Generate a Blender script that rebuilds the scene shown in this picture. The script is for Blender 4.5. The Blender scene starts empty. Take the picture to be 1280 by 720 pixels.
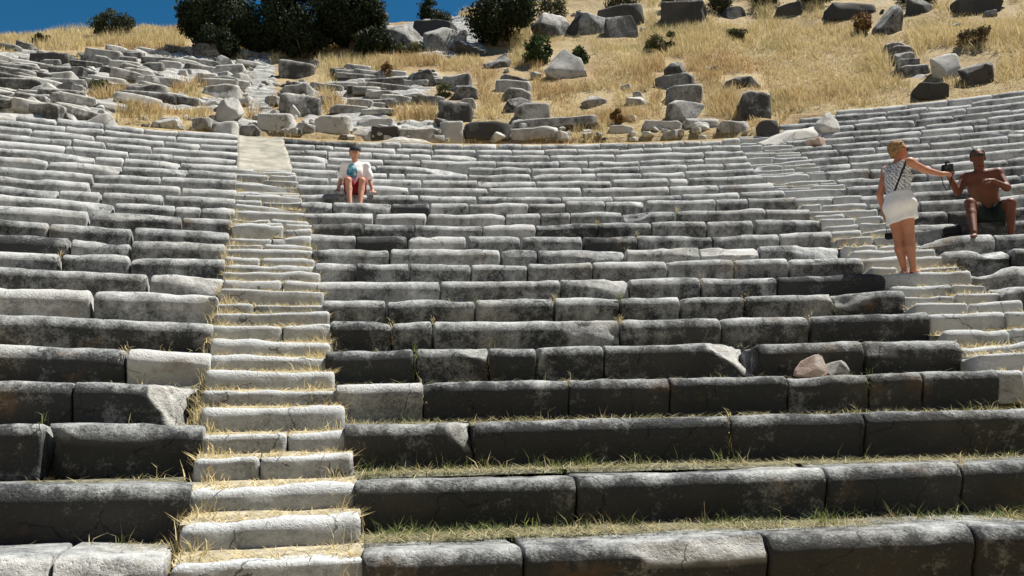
import bpy, bmesh, math, random
import numpy as np
from mathutils import Vector, Matrix
random.seed(7)
RNG = np.random.default_rng(11)
scene = bpy.context.scene
COL = scene.collection

# ------------------------------------------------------------------ camera
S = 0.97                                   # model units -> metres (scaled on the standing woman)
FPX = 1100.0
EYE = 1.60
PITCH, ROLL = 0.162126641, -0.0212523567
_cp, _sp = math.cos(PITCH), math.sin(PITCH)
_R0 = np.array([1., 0, 0]); _U0 = np.array([0, -_sp, _cp]); FW = np.array([0, _cp, _sp])
_c, _s = math.cos(ROLL), math.sin(ROLL)
RT = _c*_R0+_s*_U0; UP = -_s*_R0+_c*_U0
EYEP = np.array([0, 0, EYE])
cam = bpy.data.cameras.new('camera'); camo = bpy.data.objects.new('camera', cam); COL.objects.link(camo)
cam.sensor_width = 36; cam.lens = FPX/1280*36; cam.clip_start = .05; cam.clip_end = 5000
M = Matrix.Identity(4)
for k in range(3):
    M[k][0] = RT[k]; M[k][1] = UP[k]; M[k][2] = -FW[k]
M.translation = Vector(EYEP)
camo.matrix_world = M
scene.camera = camo
# ------------------------------------------------------------------ light
SUN_EL, SUN_AZ = 63, 72                    # azimuth: degrees to the right of straight ahead
world = bpy.data.worlds.new('World'); scene.world = world; world.use_nodes = True
nt = world.node_tree; nt.nodes.clear()
sky = nt.nodes.new('ShaderNodeTexSky'); sky.sky_type = 'NISHITA'; sky.sun_disc = False
sky.sun_elevation = math.radians(SUN_EL); sky.sun_rotation = math.radians(SUN_AZ)
sky.altitude = 1500; sky.air_density = .8; sky.dust_density = .1; sky.ozone_density = 3
bg = nt.nodes.new('ShaderNodeBackground'); bg.inputs[1].default_value = .05
wo = nt.nodes.new('ShaderNodeOutputWorld')
hs = nt.nodes.new('ShaderNodeHueSaturation'); hs.inputs['Hue'].default_value = .485; hs.inputs['Saturation'].default_value = 1.3
nt.links.new(sky.outputs[0], hs.inputs['Color']); nt.links.new(hs.outputs[0], bg.inputs[0]); nt.links.new(bg.outputs[0], wo.inputs[0])
sl = bpy.data.lights.new('sun', 'SUN'); sl.energy = 5.0; sl.angle = math.radians(.53); sl.color = (1, .955, .87)
so = bpy.data.objects.new('sun', sl); COL.objects.link(so)
_d = Vector((math.sin(math.radians(SUN_AZ))*math.cos(math.radians(SUN_EL)), math.cos(math.radians(SUN_AZ))*math.cos(math.radians(SUN_EL)), math.sin(math.radians(SUN_EL))))
so.rotation_euler = _d.to_track_quat('Z', 'Y').to_euler(); so.location = (20, 10, 40)
scene.view_settings.view_transform = 'Standard'; scene.view_settings.look = 'None'
scene.view_settings.gamma = 1; scene.view_settings.exposure = .92

# ------------------------------------------------------------------ noise, rays, helpers
def _hash(ix, iy, iz, seed):
    h = (ix.astype(np.int64)*374761393 + iy.astype(np.int64)*668265263 + iz.astype(np.int64)*2147483647 + seed*974634777) & 0xffffffff
    h = ((h ^ (h >> 13))*1274126177) & 0xffffffff
    h = ((h ^ (h >> 16))*2246822519) & 0xffffffff
    return ((h ^ (h >> 15)) & 0xffffff)/float(0xffffff)
def vnoise(p, seed=0):
    p = np.asarray(p, float); i = np.floor(p); f = p-i; f = f*f*(3-2*f); i = i.astype(np.int64)
    r = 0
    for dx in (0, 1):
        wx = f[..., 0] if dx else 1-f[..., 0]
        for dy in (0, 1):
            wy = f[..., 1] if dy else 1-f[..., 1]
            for dz in (0, 1):
                wz = f[..., 2] if dz else 1-f[..., 2]
                r = r+wx*wy*wz*_hash(i[..., 0]+dx, i[..., 1]+dy, i[..., 2]+dz, seed)
    return r*2-1
def fbm(p, freq, octv=3, seed=0, gain=.5):
    p = np.asarray(p, float)*freq; a = 1; s = 0
    for o in range(octv):
        s = s+a*vnoise(p+o*17.3, seed+o); p = p*2.03; a *= gain
    return s
def sstep(a, b, x):
    t = np.clip((np.asarray(x, float)-a)/(b-a), 0, 1); return t*t*(3-2*t)
def project(P):
    q = np.asarray(P, float)-EYEP; w = q@FW
    return 640+FPX*(q@RT)/w, 360-FPX*(q@UP)/w, w
def ray(px, py):
    d = FW*FPX+RT*(px-640)+UP*(360-py); return d/np.linalg.norm(d)

# theatre geometry: concentric rows about a centre behind the camera
CX, CY = 2.23780218*S, -10.2739820*S
r_ = .34*S
Z0 = EYE-.6*S
def RR(i): return S*(15.3252705+i*.771500594-2.19930643e-3*i*i-4.25364239e-5*i**3)
def ZR(i): return Z0+i*r_
_ii = np.linspace(-3, 34, 400); _Rt = RR(_ii)
def IR(R): return np.interp(R, _Rt, _ii)
def pol(th, R, z): return np.array([CX+R*math.sin(th), CY+R*math.cos(th), z])
def theta_at(px, R, z):
    lo, hi = -.75, .75
    for _ in range(40):
        m = (lo+hi)/2
        q = pol(m, R, z)-EYEP; w = q@FW
        x = 640+FPX*(q@RT)/w if w > .05 else (9e9 if m > 0 else -9e9)
        if x < px: lo = m
        else: hi = m
    return (lo+hi)/2

# terrain ----------------------------------------------------------
def itop(th): return 22.6+3.9*sstep(.135, .165, th)
CREST = [(-200, 50), (0, 46), (60, 43), (120, 37), (200, 36), (300, 38), (400, 36), (480, 30), (560, 22), (640, 8), (760, -8), (900, -28), (1100, -50), (1300, -60), (1500, -70)]
LR = 20.0
def _crest_table():
    ths = np.linspace(-.6, .6, 61); sl = []
    for th in ths:
        it = float(itop(th)); R = RR(it)+LR; zb = ZR(it)+.35
        lo, hi = 0.2, 1.4
        for _ in range(30):
            m = (lo+hi)/2
            x, y, w = project(pol(th, R, zb+m*LR))
            if y > np.interp(x, [a for a, b in CREST], [b for a, b in CREST]): lo = m
            else: hi = m
        sl.append((lo+hi)/2)
    return ths, np.array(sl)
CT, CS = _crest_table()
# where bare bedrock shows (pixel ellipses thrown onto the slope), and grassy pockets within it
ROCKY = [(190, 92, 120, 36), (70, 100, 60, 30), (20, 105, 80, 48), (430, 150, 50, 14), (95, 112, 70, 22), (85, 145, 70, 26), (230, 130, 60, 12), (475, 112, 66, 27), (326, 105, 20, 46), (520, 165, 60, 14), (300, 160, 30, 16), (560, 45, 60, 26), (60, 85, 40, 20)]
GRASSY = [(100, 52, 40, 20), (205, 48, 40, 16), (215, 155, 85, 17), (240, 113, 34, 12), (130, 118, 30, 8), (420, 140, 26, 9), (515, 141, 24, 9)]
def rockmask(P):
    x, y, w = project(P)
    n = fbm(P, .9, 3, 5)
    m = np.zeros(len(P)); g = np.zeros(len(P))
    for (a, b, c, d) in ROCKY:
        m = np.maximum(m, 1.35-np.sqrt(((x-a)/c)**2+((y-b)/d)**2))
    for (a, b, c, d) in GRASSY:
        g = np.maximum(g, 1.4-np.sqrt(((x-a)/c)**2+((y-b)/d)**2))
    v = m+n*.28-np.clip(g, 0, 1)*.9
    return sstep(.25, .5, v)*(w > 12)
def terrain_base(x, y):
    dx, dy = x-CX, y-CY
    R = np.hypot(dx, dy); th = np.arctan2(dx, dy)
    it = itop(th); Rt = RR(it); zt = ZR(it)
    i = IR(R)
    z = Z0+i*r_-.46
    z = np.where(R < RR(-.5), Z0-.5*r_-.46-(np.clip(RR(-.5)-R, 0, 1.1))*.35, z)
    d = R-Rt
    s = np.interp(th, CT, CS)
    wall = .4*sstep(1.0, 1.2, d)*(1-sstep(.14, .2, th))+.35*sstep(.14, .2, th)*sstep(.2, 1.2, d)
    dd = np.clip(d-1.0, 0, None)
    up = s*np.where(dd < LR-1, dd*LR/(LR-1), LR+(1-np.exp(-(dd-LR+1)/3))*.3)
    zu = zt-.06+wall+up
    zu = np.where(dd > LR+2, zu-(dd-LR-2)*.06, zu)
    k = sstep(-.35, .1, d)
    return z*(1-k)+zu*k, d
def terrain(x, y):
    x = np.asarray(x, float); y = np.asarray(y, float)
    z, d = terrain_base(x, y)
    P = np.stack([x, y, z*0], -1)
    amp = sstep(.8, 4, d)
    z = z+amp*(.16*fbm(P, .35, 2, 3)+.05*fbm(P, 1.6, 2, 4))
    return z
def hit(px, py):
    dv = ray(px, py)
    t = np.linspace(6, 70, 3000)
    P = EYEP+t[:, None]*dv
    h = terrain(P[:, 0], P[:, 1])
    k = np.argmax(P[:, 2] < h)
    return P[k]

# ------------------------------------------------------------------ object helpers
def tag(o, label=None, cat=None, group=None, kind=None):
    if label: o['label'] = label
    if cat: o['category'] = cat
    if group: o['group'] = group
    if kind: o['kind'] = kind
    return o
def empty(name, loc, rz=0):
    o = bpy.data.objects.new(name, None); COL.objects.link(o); o.empty_display_size = .2
    o.location = loc; o.rotation_euler = (0, 0, rz); return o
def mesh_np(name, V, F, mat=None, parent=None, smooth=True, attrs=None, cols=None, world_to=None):
    """V (n,3); F list of index tuples or (m,k) array"""
    me = bpy.data.meshes.new(name)
    V = np.asarray(V, float)
    if isinstance(F, np.ndarray):
        m, k = F.shape
        me.vertices.add(len(V)); me.vertices.foreach_set('co', V.astype(np.float32).ravel())
        me.loops.add(m*k); me.loops.foreach_set('vertex_index', F.astype(np.int32).ravel())
        me.polygons.add(m); me.polygons.foreach_set('loop_start', np.arange(0, m*k, k, dtype=np.int32))
        me.update(calc_edges=True)
    else:
        me.from_pydata(V.tolist(), [], F)
    me.polygons.foreach_set('use_smooth', np.full(len(me.polygons), smooth))
    for n, a in (attrs or {}).items():
        at = me.attributes.new(n, 'FLOAT', 'POINT'); at.data.foreach_set('value', np.asarray(a, np.float32))
    for n, a in (cols or {}).items():
        at = me.attributes.new(n, 'FLOAT_COLOR', 'POINT')
        a = np.concatenate([a, np.ones((len(a), 1))], 1) if a.shape[1] == 3 else a
        at.data.foreach_set('color', a.astype(np.float32).ravel())
    me.update()
    o = bpy.data.objects.new(name, me); COL.objects.link(o)
    if mat: me.materials.append(mat)
    if parent: o.parent = parent
    return o

# ------------------------------------------------------------------ materials
def new_mat(name):
    m = bpy.data.materials.new(name); m.use_nodes = True
    n = m.node_tree; b = n.nodes['Principled BSDF']; b.inputs['Roughness'].default_value = .9
    b.inputs['Specular IOR Level'].default_value = .2
    return m, n, b
def N(n, t, **kw):
    x = n.nodes.new(t)
    for k, v in kw.items(): setattr(x, k, v)
    return x
def noise_node(n, co, scale, detail=6, rough=.6, dist=0):
    x = N(n, 'ShaderNodeTexNoise'); x.inputs['Scale'].default_value = scale; x.inputs['Detail'].default_value = detail
    x.inputs['Roughness'].default_value = rough; x.inputs['Distortion'].default_value = dist
    n.links.new(co, x.inputs['Vector']); return x.outputs[0]
def ramp(n, src, stops):
    x = N(n, 'ShaderNodeValToRGB'); e = x.color_ramp.elements
    while len(e) < len(stops): e.new(.5)
    for k, (p, c) in enumerate(stops):
        e[k].position = p; e[k].color = (*c, 1) if len(c) == 3 else c
    n.links.new(src, x.inputs[0]); return x.outputs[0]
def math_(n, op, a, b=None, c=None):
    x = N(n, 'ShaderNodeMath', operation=op)
    for k, v in enumerate((a, b, c)):
        if v is None: continue
        if isinstance(v, (int, float)): x.inputs[k].default_value = v
        else: n.links.new(v, x.inputs[k])
    return x.outputs[0]
def mix(n, fac, a, b, mode='MIX'):
    x = N(n, 'ShaderNodeMix', data_type='RGBA', blend_type=mode)
    for k, v in ((0, fac), (6, a), (7, b)):
        if isinstance(v, (int, float)): x.inputs[k].default_value = v
        elif isinstance(v, tuple): x.inputs[k].default_value = (*v, 1)
        else: n.links.new(v, x.inputs[k])
    return x.outputs[2]
def attr(n, name):
    x = N(n, 'ShaderNodeAttribute', attribute_name=name); return x
def bump(n, b, h, strength=.5, dist=.02, prev=None):
    x = N(n, 'ShaderNodeBump'); x.inputs['Strength'].default_value = strength; x.inputs['Distance'].default_value = dist
    n.links.new(h, x.inputs['Height']); n.links.new(x.outputs[0], b.inputs['Normal']); return x

def stone_material(name, light=(.47, .476, .47), mid=(.255, .264, .264), dark=(.040, .043, .045)):
    """weathered limestone: pale stone, grey patina, ragged black lichen crust (worn off the tops, with lit tops and shaded fronts painted in), fresh fractures"""
    m, n, b = new_mat(name)
    co = N(n, 'ShaderNodeNewGeometry').outputs['Position']
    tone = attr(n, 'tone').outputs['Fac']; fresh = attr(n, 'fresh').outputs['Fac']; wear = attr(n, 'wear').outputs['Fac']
    a = noise_node(n, co, 2.1, 5, .6, .4); c = noise_node(n, co, 11, 5, .7); d = noise_node(n, co, 48, 4, .75)
    s = math_(n, 'ADD', math_(n, 'MULTIPLY', math_(n, 'SUBTRACT', a, .5), .95), math_(n, 'MULTIPLY', math_(n, 'SUBTRACT', c, .5), .75))
    s = math_(n, 'ADD', s, math_(n, 'MULTIPLY', math_(n, 'SUBTRACT', d, .5), .65))
    mpz = N(n, 'ShaderNodeMapping'); mpz.inputs['Scale'].default_value = (5, 5, .7); n.links.new(co, mpz.inputs[0])
    strk = noise_node(n, mpz.outputs[0], 1.0, 5, .6)
    s = math_(n, 'ADD', s, math_(n, 'MULTIPLY', math_(n, 'SUBTRACT', strk, .5), .55))
    s = math_(n, 'ADD', math_(n, 'ADD', s, .53), tone)               # tone about -.4 (clean) .. .4 (black crust)
    s = math_(n, 'SUBTRACT', s, math_(n, 'MULTIPLY', wear, .62))  # up-facing tops go paler, fronts stay dark: wear plus painted light and shade
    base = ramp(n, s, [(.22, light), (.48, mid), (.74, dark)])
    hue = noise_node(n, co, .8, 3, .5)
    base = mix(n, math_(n, 'MULTIPLY', ramp(n, hue, [(.5, (0, 0, 0)), (.72, (1, 1, 1))]), .16), base, (.30, .25, .18), 'MIX')
    spk = ramp(n, noise_node(n, co, 140, 3, .8), [(.55, (0, 0, 0)), (.72, (1, 1, 1))])
    base = mix(n, math_(n, 'MULTIPLY', spk, .35), base, (.08, .08, .075))
    wsp = ramp(n, noise_node(n, co, 36, 4, .7), [(.60, (0, 0, 0)), (.70, (1, 1, 1))])
    base = mix(n, math_(n, 'MULTIPLY', wsp, .12), base, (.5, .5, .47))
    och = ramp(n, noise_node(n, co, 1.9, 6, .65, .3), [(.60, (0, 0, 0)), (.72, (1, 1, 1))])
    base = mix(n, math_(n, 'MULTIPLY', och, .5), base, (.17, .105, .05))
    warp = N(n, 'ShaderNodeVectorMath', operation='MULTIPLY_ADD'); nzc = N(n, 'ShaderNodeTexNoise'); nzc.inputs['Scale'].default_value = 3.5; nzc.inputs['Detail'].default_value = 5; n.links.new(co, nzc.inputs['Vector'])
    n.links.new(nzc.outputs[1], warp.inputs[0]); warp.inputs[1].default_value = (.35, .35, .35); n.links.new(co, warp.inputs[2])
    vc = N(n, 'ShaderNodeTexVoronoi', feature='DISTANCE_TO_EDGE'); vc.inputs['Scale'].default_value = 1.15; n.links.new(warp.outputs[0], vc.inputs['Vector'])
    crk = math_(n, 'MULTIPLY', math_(n, 'LESS_THAN', vc.outputs[0], .0055), math_(n, 'GREATER_THAN', a, .5))
    fr = mix(n, ramp(n, c, [(.35, (0, 0, 0)), (.65, (1, 1, 1))]), (.50, .49, .46), (.30, .30, .29))
    base = mix(n, fresh, base, fr)
    base = mix(n, math_(n, 'MULTIPLY', crk, .65), base, (.02, .02, .02))
    n.links.new(base, b.inputs['Base Color'])
    vo = N(n, 'ShaderNodeTexVoronoi'); vo.inputs['Scale'].default_value = 34; n.links.new(co, vo.inputs['Vector'])
    pit = ramp(n, vo.outputs[0], [(.05, (0, 0, 0)), (.28, (1, 1, 1))])
    hh = math_(n, 'SUBTRACT', math_(n, 'ADD', math_(n, 'ADD', c, d), math_(n, 'MULTIPLY', pit, .35)), math_(n, 'MULTIPLY', crk, .6))
    bump(n, b, hh, .75, .02)
    return m
STONE = stone_material('weathered_limestone')
STEP = stone_material('step_limestone', (.46, .475, .48), (.34, .355, .362), (.13, .137, .14))
ROCK = stone_material('bedrock', (.46, .45, .42), (.27, .265, .25), (.06, .058, .054))
PINK = stone_material('pinkish_stone', (.52, .40, .34), (.40, .29, .24), (.2, .14, .12))

def ground_material():
    m, n, b = new_mat('dry_earth_and_bedrock')
    co = N(n, 'ShaderNodeNewGeometry').outputs['Position']
    rk = attr(n, 'rock').outputs['Fac']
    a = noise_node(n, co, 1.1, 7, .62); c = noise_node(n, co, 9, 7, .7); d = noise_node(n, co, .5, 4, .6)
    soil = ramp(n, c, [(.3, (.19, .145, .075)), (.5, (.32, .245, .13)), (.7, (.44, .36, .21))])
    soil = mix(n, ramp(n, d, [(.45, (0, 0, 0)), (.65, (.6, .6, .6))]), soil, (.22, .13, .065))
    mp = N(n, 'ShaderNodeMapping'); mp.inputs['Scale'].default_value = (.6, .6, 5); n.links.new(co, mp.inputs[0])
    st = noise_node(n, mp.outputs[0], 1.6, 8, .65, .6)
    rock = ramp(n, math_(n, 'ADD', math_(n, 'MULTIPLY', st, .7), math_(n, 'MULTIPLY', c, .35)), [(.36, (.08, .08, .078)), (.47, (.26, .257, .247)), (.6, (.44, .435, .415))])
    base = mix(n, rk, soil, rock)
    n.links.new(base, b.inputs['Base Color'])
    bump(n, b, math_(n, 'ADD', st, c), .9, .06)
    return m
GROUND = ground_material()

def leaf_material(name, tr=.25):
    m, n, b = new_mat(name)
    c = attr(n, 'col').outputs['Color']
    n.links.new(c, b.inputs['Base Color']); b.inputs['Roughness'].default_value = .75
    t = N(n, 'ShaderNodeBsdfTranslucent'); n.links.new(c, t.inputs[0])
    ms = N(n, 'ShaderNodeMixShader'); ms.inputs[0].default_value = tr
    n.links.new(b.outputs[0], ms.inputs[1]); n.links.new(t.outputs[0], ms.inputs[2])
    n.links.new(ms.outputs[0], n.nodes['Material Output'].inputs[0])
    return m
GRASS = leaf_material('dry_grass', .3)
LEAF = leaf_material('foliage', .18)
def flat_mat(name, col, rough=.8, spec=.2, var=.15, scale=30, metal=0):
    m, n, b = new_mat(name)
    co = N(n, 'ShaderNodeTexCoord').outputs['Object']
    a = noise_node(n, co, scale, 4, .6)
    lo = tuple(c*(1-var) for c in col); hi = tuple(min(1, c*(1+var)) for c in col)
    n.links.new(ramp(n, a, [(.35, lo), (.65, hi)]), b.inputs['Base Color'])
    b.inputs['Roughness'].default_value = rough; b.inputs['Specular IOR Level'].default_value = spec; b.inputs['Metallic'].default_value = metal
    return m
BARK = flat_mat('bark', (.10, .075, .055), var=.4, scale=12)

# ------------------------------------------------------------------ ground sheet
def build_ground():
    th = np.concatenate([np.linspace(-3.1, -.62, 40)[:-1], np.linspace(-.62, .62, 620), np.linspace(.62, 3.1, 40)[1:]])
    Rt = RR(22.6)
    R = np.concatenate([[0.01, 4, 8, 11, 13, 14], np.linspace(RR(-1.4), Rt-.5, 110), np.linspace(Rt-.4, Rt+24, 250), [Rt+26, Rt+30, Rt+38, Rt+60, Rt+120, Rt+300, Rt+900]])
    T, Q = np.meshgrid(th, R)
    x = CX+Q*np.sin(T); y = CY+Q*np.cos(T)
    z = terrain(x.ravel(), y.ravel())
    P = np.stack([x.ravel(), y.ravel(), z], 1)
    rk = rockmask(P)
    d = P[:, :]*np.array([1, 1, 0])
    # bedrock ledges: stepped strata
    lay = (P[:, 2]+.25*fbm(d, .5, 2, 9))/.34
    fr = lay-np.floor(lay)
    P[:, 2] += rk*((.34*(sstep(.25, .75, fr)-fr)*1.1)+.05*fbm(d, 3, 2, 12))
    nr, nt_ = len(R), len(th)
    idx = np.arange(nr*nt_).reshape(nr, nt_)
    F = np.stack([idx[:-1, :-1].ravel(), idx[:-1, 1:].ravel(), idx[1:, 1:].ravel(), idx[1:, :-1].ravel()], 1)[:, ::-1]
    o = mesh_np('ground', P, F, GROUND, attrs={'rock': rk})
    tag(o, 'tan earth hillside with bare grey bedrock above the stone seats', 'ground', kind='structure')
build_ground()

# ------------------------------------------------------------------ seat blocks
def block_mesh(name, L, h, depth, rad, seg, wpos, rz, tone, parent, mat=STONE, chips=(), amp=.012, under=.04, capr=.02, wear_toplightf=1.0, slope=0, nose=7, big=0):
    """a bull-nosed bench block; local x along the row, y back into the hill, z up; origin front-bottom-middle"""
    pr = [(depth, -.01), (depth*.6, -.012), (depth*.35, -.008), (rad*2.2, 0.0)]
    for k in range(nose+1):
        a = math.pi/2*k/nose; pr.append((rad*(1-math.sin(a)), -rad*(1-math.cos(a))))
    nr_ = max(2, int((h-rad)/(.05 if seg < .1 else .12)))
    for k in range(1, nr_+1):
        u = k/nr_; pr.append((under*float(sstep(.02, .55, u)), -rad-(h-rad)*u))
    pr.append((depth, -h))
    pr = np.array(pr); npf = len(pr)
    nx = max(4, int(L/seg))
    xs = np.concatenate([[0, capr*.35], np.linspace(capr, L-capr, nx), [L-capr*.35, L]])-L/2
    shr = np.concatenate([[capr, capr*.3], np.zeros(nx), [capr*.3, capr]])
    cen = np.array([depth*.5, -h*.5])
    V = np.zeros((len(xs), npf, 3))
    nrm = np.zeros((npf, 2))
    tg = np.roll(pr, -1, 0)-np.roll(pr, 1, 0); nrm[:, 0] = -tg[:, 1]*-1; nrm[:, 1] = tg[:, 0]*-1
    nrm = np.stack([tg[:, 1], -tg[:, 0]], 1); nrm /= np.linalg.norm(nrm, axis=1)[:, None]+1e-9
    if ((pr-cen)*nrm).sum() < 0: nrm = -nrm
    for k, x in enumerate(xs):
        V[k, :, 0] = x; V[k, :, 1:] = pr-nrm*shr[k]
    V[..., 2] += h
    V[..., 2] += slope*V[..., 0]
    ca, sa = math.cos(rz), math.sin(rz)
    W = np.stack([wpos[0]+ca*V[..., 0]-sa*V[..., 1], wpos[1]+sa*V[..., 0]+ca*V[..., 1], wpos[2]+V[..., 2]], -1)
    nz = fbm(W, 1.7, 2, 21)*amp*1.5+fbm(W, 7, 3, 22)*amp
    if big: nz = nz+np.clip(fbm(W, 2.6, 2, 31), -1, .1)*big
    V[..., 1] += nrm[None, :, 0]*nz; V[..., 2] += nrm[None, :, 1]*nz
    fresh = np.zeros(V.shape[:2])
    for (p0, nn, fv) in chips:
        nn = np.array(nn, float); nn /= np.linalg.norm(nn)
        rough = .022*fbm(W, 9, 3, 41)+.03*fbm(W, 2.5, 2, 43)
        dd = (V-np.array(p0))@nn+rough
        mk = dd > 0
        V = V-np.where(mk, dd, 0)[..., None]*nn
        fresh = np.maximum(fresh, fv*sstep(0, .012, dd))
    nl = len(xs)
    idx = np.arange(nl*npf).reshape(nl, npf)
    F = []
    j = np.arange(npf); j2 = (j+1) % npf
    A = np.stack([idx[:-1][:, j].ravel(), idx[:-1][:, j2].ravel(), idx[1:][:, j2].ravel(), idx[1:][:, j].ravel()], 1)
    F = [tuple(q) for q in A.tolist()]
    F.append(tuple(idx[0][::-1].tolist())); F.append(tuple(idx[-1].tolist()))
    V2 = V.reshape(-1, 3)
    wear = np.clip(nrm[:, 1], -.2, 1); wear = np.broadcast_to(np.clip(wear, 0, 1), (nl, npf)).ravel()*wear_toplightf  # follows the surface normal: worn tops and painted top light together
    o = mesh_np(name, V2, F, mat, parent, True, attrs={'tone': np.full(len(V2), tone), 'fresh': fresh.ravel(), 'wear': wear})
    bmx = bmesh.new(); bmx.from_mesh(o.data); bmesh.ops.recalc_face_normals(bmx, faces=bmx.faces); bmx.to_mesh(o.data); bmx.free()
    return o

ROWY = {0:[(452,692),(655,684.5),(960,671),(1250,657)],1:[(442,602),(720,597),(960,588),(1032,586),(1204,578),(1252,573)],
2:[(430,532),(592,529),(912,520),(1081,515),(1252,511)],3:[(420,481),(711,475),(838,473),(985,470),(1154,463),(1250,461)],
4:[(404,437),(640,433),(756,431),(1080,425),(1200,424)],5:[(411,401),(640,400),(900,397),(1000,394),(1160,389)],
6:[(402,375),(640,372),(850,370),(1132,361)],7:[(397,350),(640,349),(876,346),(960,344),(1107,341)],8:[(393,327),(640,328),(900,323),(1080,320)],
9:[(389,309),(640,310),(1057,303)],10:[(386,292),(640,294),(891,292),(1041,287)],11:[(387,278),(640,278),(883,274),(1028,271)],
12:[(378,263),(632,265),(846,261),(1013,258)],13:[(375,250),(640,251),(808,249),(990,245)]}
LEFTY = {0:[(30,697),(205,699)],1:[(30,604),(240,606)],2:[(30,528),(255,533)],3:[(32,474),(245,482)],4:[(33,428),(262,442)],5:[(34,391),(268,403)],6:[(34,358),(272,367)],7:[(34,332),(280,344)],8:[(34,314),(282,321)],9:[(36,294),(282,303)],10:[(36,275),(288,290)],11:[(36,258),(291,272)],12:[(36,243),(294,259)],13:[(36,233),(295,247)],14:[(36,222),(295,235)],15:[(36,211),(295,223)]}
MID = {0:[452,655,961,1218,1330],1:[442,721,1033,1203,1345],2:[430,592,913,1081,1335],3:[420,529,711,837,985,1087,1154,1250],
4:[404,520,612,671,756,946,1081,1205],5:[411,490,541,776,902,1012,1165],6:[402,484,594,693,775,850,932,1043,1132],7:[396,550,701,787,876,972,1107],
8:[393,445,512,589,660,741,834,917,987,1080],9:[389,487,626,672,782,876,950,1057],10:[386,445,509,584,652,729,797,891,974,1041],
11:[387,454,518,603,670,747,815,883,943,1028],12:[378,468,535,632,676,713,778,846,958,1013],13:[375,416,490,537,586,661,707,757,808,895,935,997],
14:[373,461,523,597,702,766,852,925,982],15:[371,424,511,610,728,837,898,968],16:[368,411,453,528,597,670,764,837,860,955],17:[364,424,485,507,585,664,745,802,856,945],
18:[361,407,470,585,664,727,799,859,905,940],19:[360,410,479,526,620,699,735,800,880,935],20:[356,381,409,465,512,539,597,687,769,880,930],
21:[354,394,417,450,495,542,595,640,681,721,775,804,840,890,927],22:[353,405,446,477,501,540,579,621,652,677,706,750,784,806,829,854,877,902,926]}
LEFT = {0:[-70,60,205],1:[-75,240],2:[-60,52,255],3:[-40,91,247],4:[-50,158,265],5:[-60,268],6:[-50,116,274],7:[-60,185,282],8:[-40,76,163,282],9:[-40,88,163,283],10:[-50,61,165,289],
11:[-40,110,227,291],12:[-60,143,219,251,294],13:[-30,73,127,204,296],14:[-50,112,227,296],15:[-40,117,201,296],16:[-20,60,152,235,296],17:[-40,118,155,225,297],18:[-20,82,160,216,298],19:[-30,90,131,190,298],20:[-20,40,118,206,250,298],21:[-20,82,130,220,298],22:[20,70,130,180,222,298]}
RLEFT = {4:1345,5:1295,6:1245,7:1207,8:1180,9:1150,10:1128,11:1100,12:1086,13:1074,14:1058,15:1047,16:1033,17:1021,18:1011,19:1001,20:992,21:984,22:976,23:972,24:974,25:1000,26:1046}
RIGHT = {4:[1345,1430],5:[1295,1420],6:[1245,1330,1440],7:[1207,1290,1420],8:[1180,1268,1360,1440],9:[1150,1244,1330,1430],10:[1128,1196,1290,1400],11:[1100,1185,1270,1380],12:[1086,1150,1232,1320,1420],
13:[1074,1140,1225,1300,1410],14:[1058,1104,1190,1275,1380],15:[1047,1110,1160,1250,1350],16:[1033,1087,1165,1260,1380],17:[1021,1064,1150,1230,1330],18:[1011,1060,1130,1216,1310],19:[1001,1048,1095,1163,1260,1360],
20:[992,1040,1100,1150,1200,1290],21:[984,1030,1068,1152,1218,1320],22:[976,1025,1100,1157,1235,1330],23:[972,1015,1068,1145,1192,1264,1350],24:[974,1030,1072,1108,1150,1208,1300],25:[1000,1045,1108,1160,1215,1290],26:[1046,1092,1134,1185,1240,1300]}
ORD = 'first second third fourth fifth sixth seventh eighth ninth tenth eleventh twelfth thirteenth fourteenth fifteenth sixteenth seventeenth eighteenth nineteenth twentieth twenty-first twenty-second twenty-third twenty-fourth twenty-fifth twenty-sixth twenty-seventh'.split()
def model_y(i, px):
    th = theta_at(px, RR(i), ZR(i)); return project(pol(th, RR(i), ZR(i)))[1]
def z_for(i, px, py, R):
    """height of the nosing on radius R that shows at pixel (px,py)"""
    th = theta_at(px, R, ZR(i)); P = pol(th, R, ZR(i)); y = project(P)[1]; w = project(P)[2]
    return th, ZR(i)+np.clip((y-py)*w/FPX, -.09, .09)
def row_y(tab, i, px):
    if i in tab:
        xs = [a for a, b in tab[i]]; dy = [b-model_y(i, a) for a, b in tab[i]]
        return model_y(i, px)+float(np.interp(px, xs, dy))
    return model_y(i, px)
# per block looks: tone (+ darker crust), special fractures
TONE = {('m',7,5):.40,('m',4,6):.33,('m',10,1):.27,('m',11,0):.25,('m',10,5):.27,('m',11,4):.24,('m',11,5):.12,('m',13,2):.3,('m',11,1):.18,('m',9,5):-.6,('l',4,1):-.75,('m',3,0):-.05,('m',12,1):-.2,('m',10,2):-.2,('m',11,3):-.25,('m',16,7):-.5,
        ('l',9,0):.3,('m',22,0):.25,('m',22,1):.2,('m',20,0):.18,('r',10,1):.22,('r',11,1):.2,('l',6,0):-.15}
JOINTS = []   # (world pos, radial angle, gap) where weeds may root
ROWEND = {}
def tone_for(w, i, b, rnd):
    t = {'m': np.interp(i, [0, 2, 4, 6, 9, 13, 18, 26], [.33, .33, .27, .12, .03, -.05, -.12, -.14]),
         'l': np.interp(i, [0, 1, 2, 3, 4, 6, 9, 13, 18], [.18, .36, .28, .24, .17, .08, .03, -.05, -.12]),
         'r': np.interp(i, [4, 8, 12, 18, 26], [.15, .1, .03, -.06, -.12])}[w]
    return float(TONE.get((w, i, b), t+rnd.uniform(-.10, .10)*(1 if i > 4 else .45)))
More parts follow.
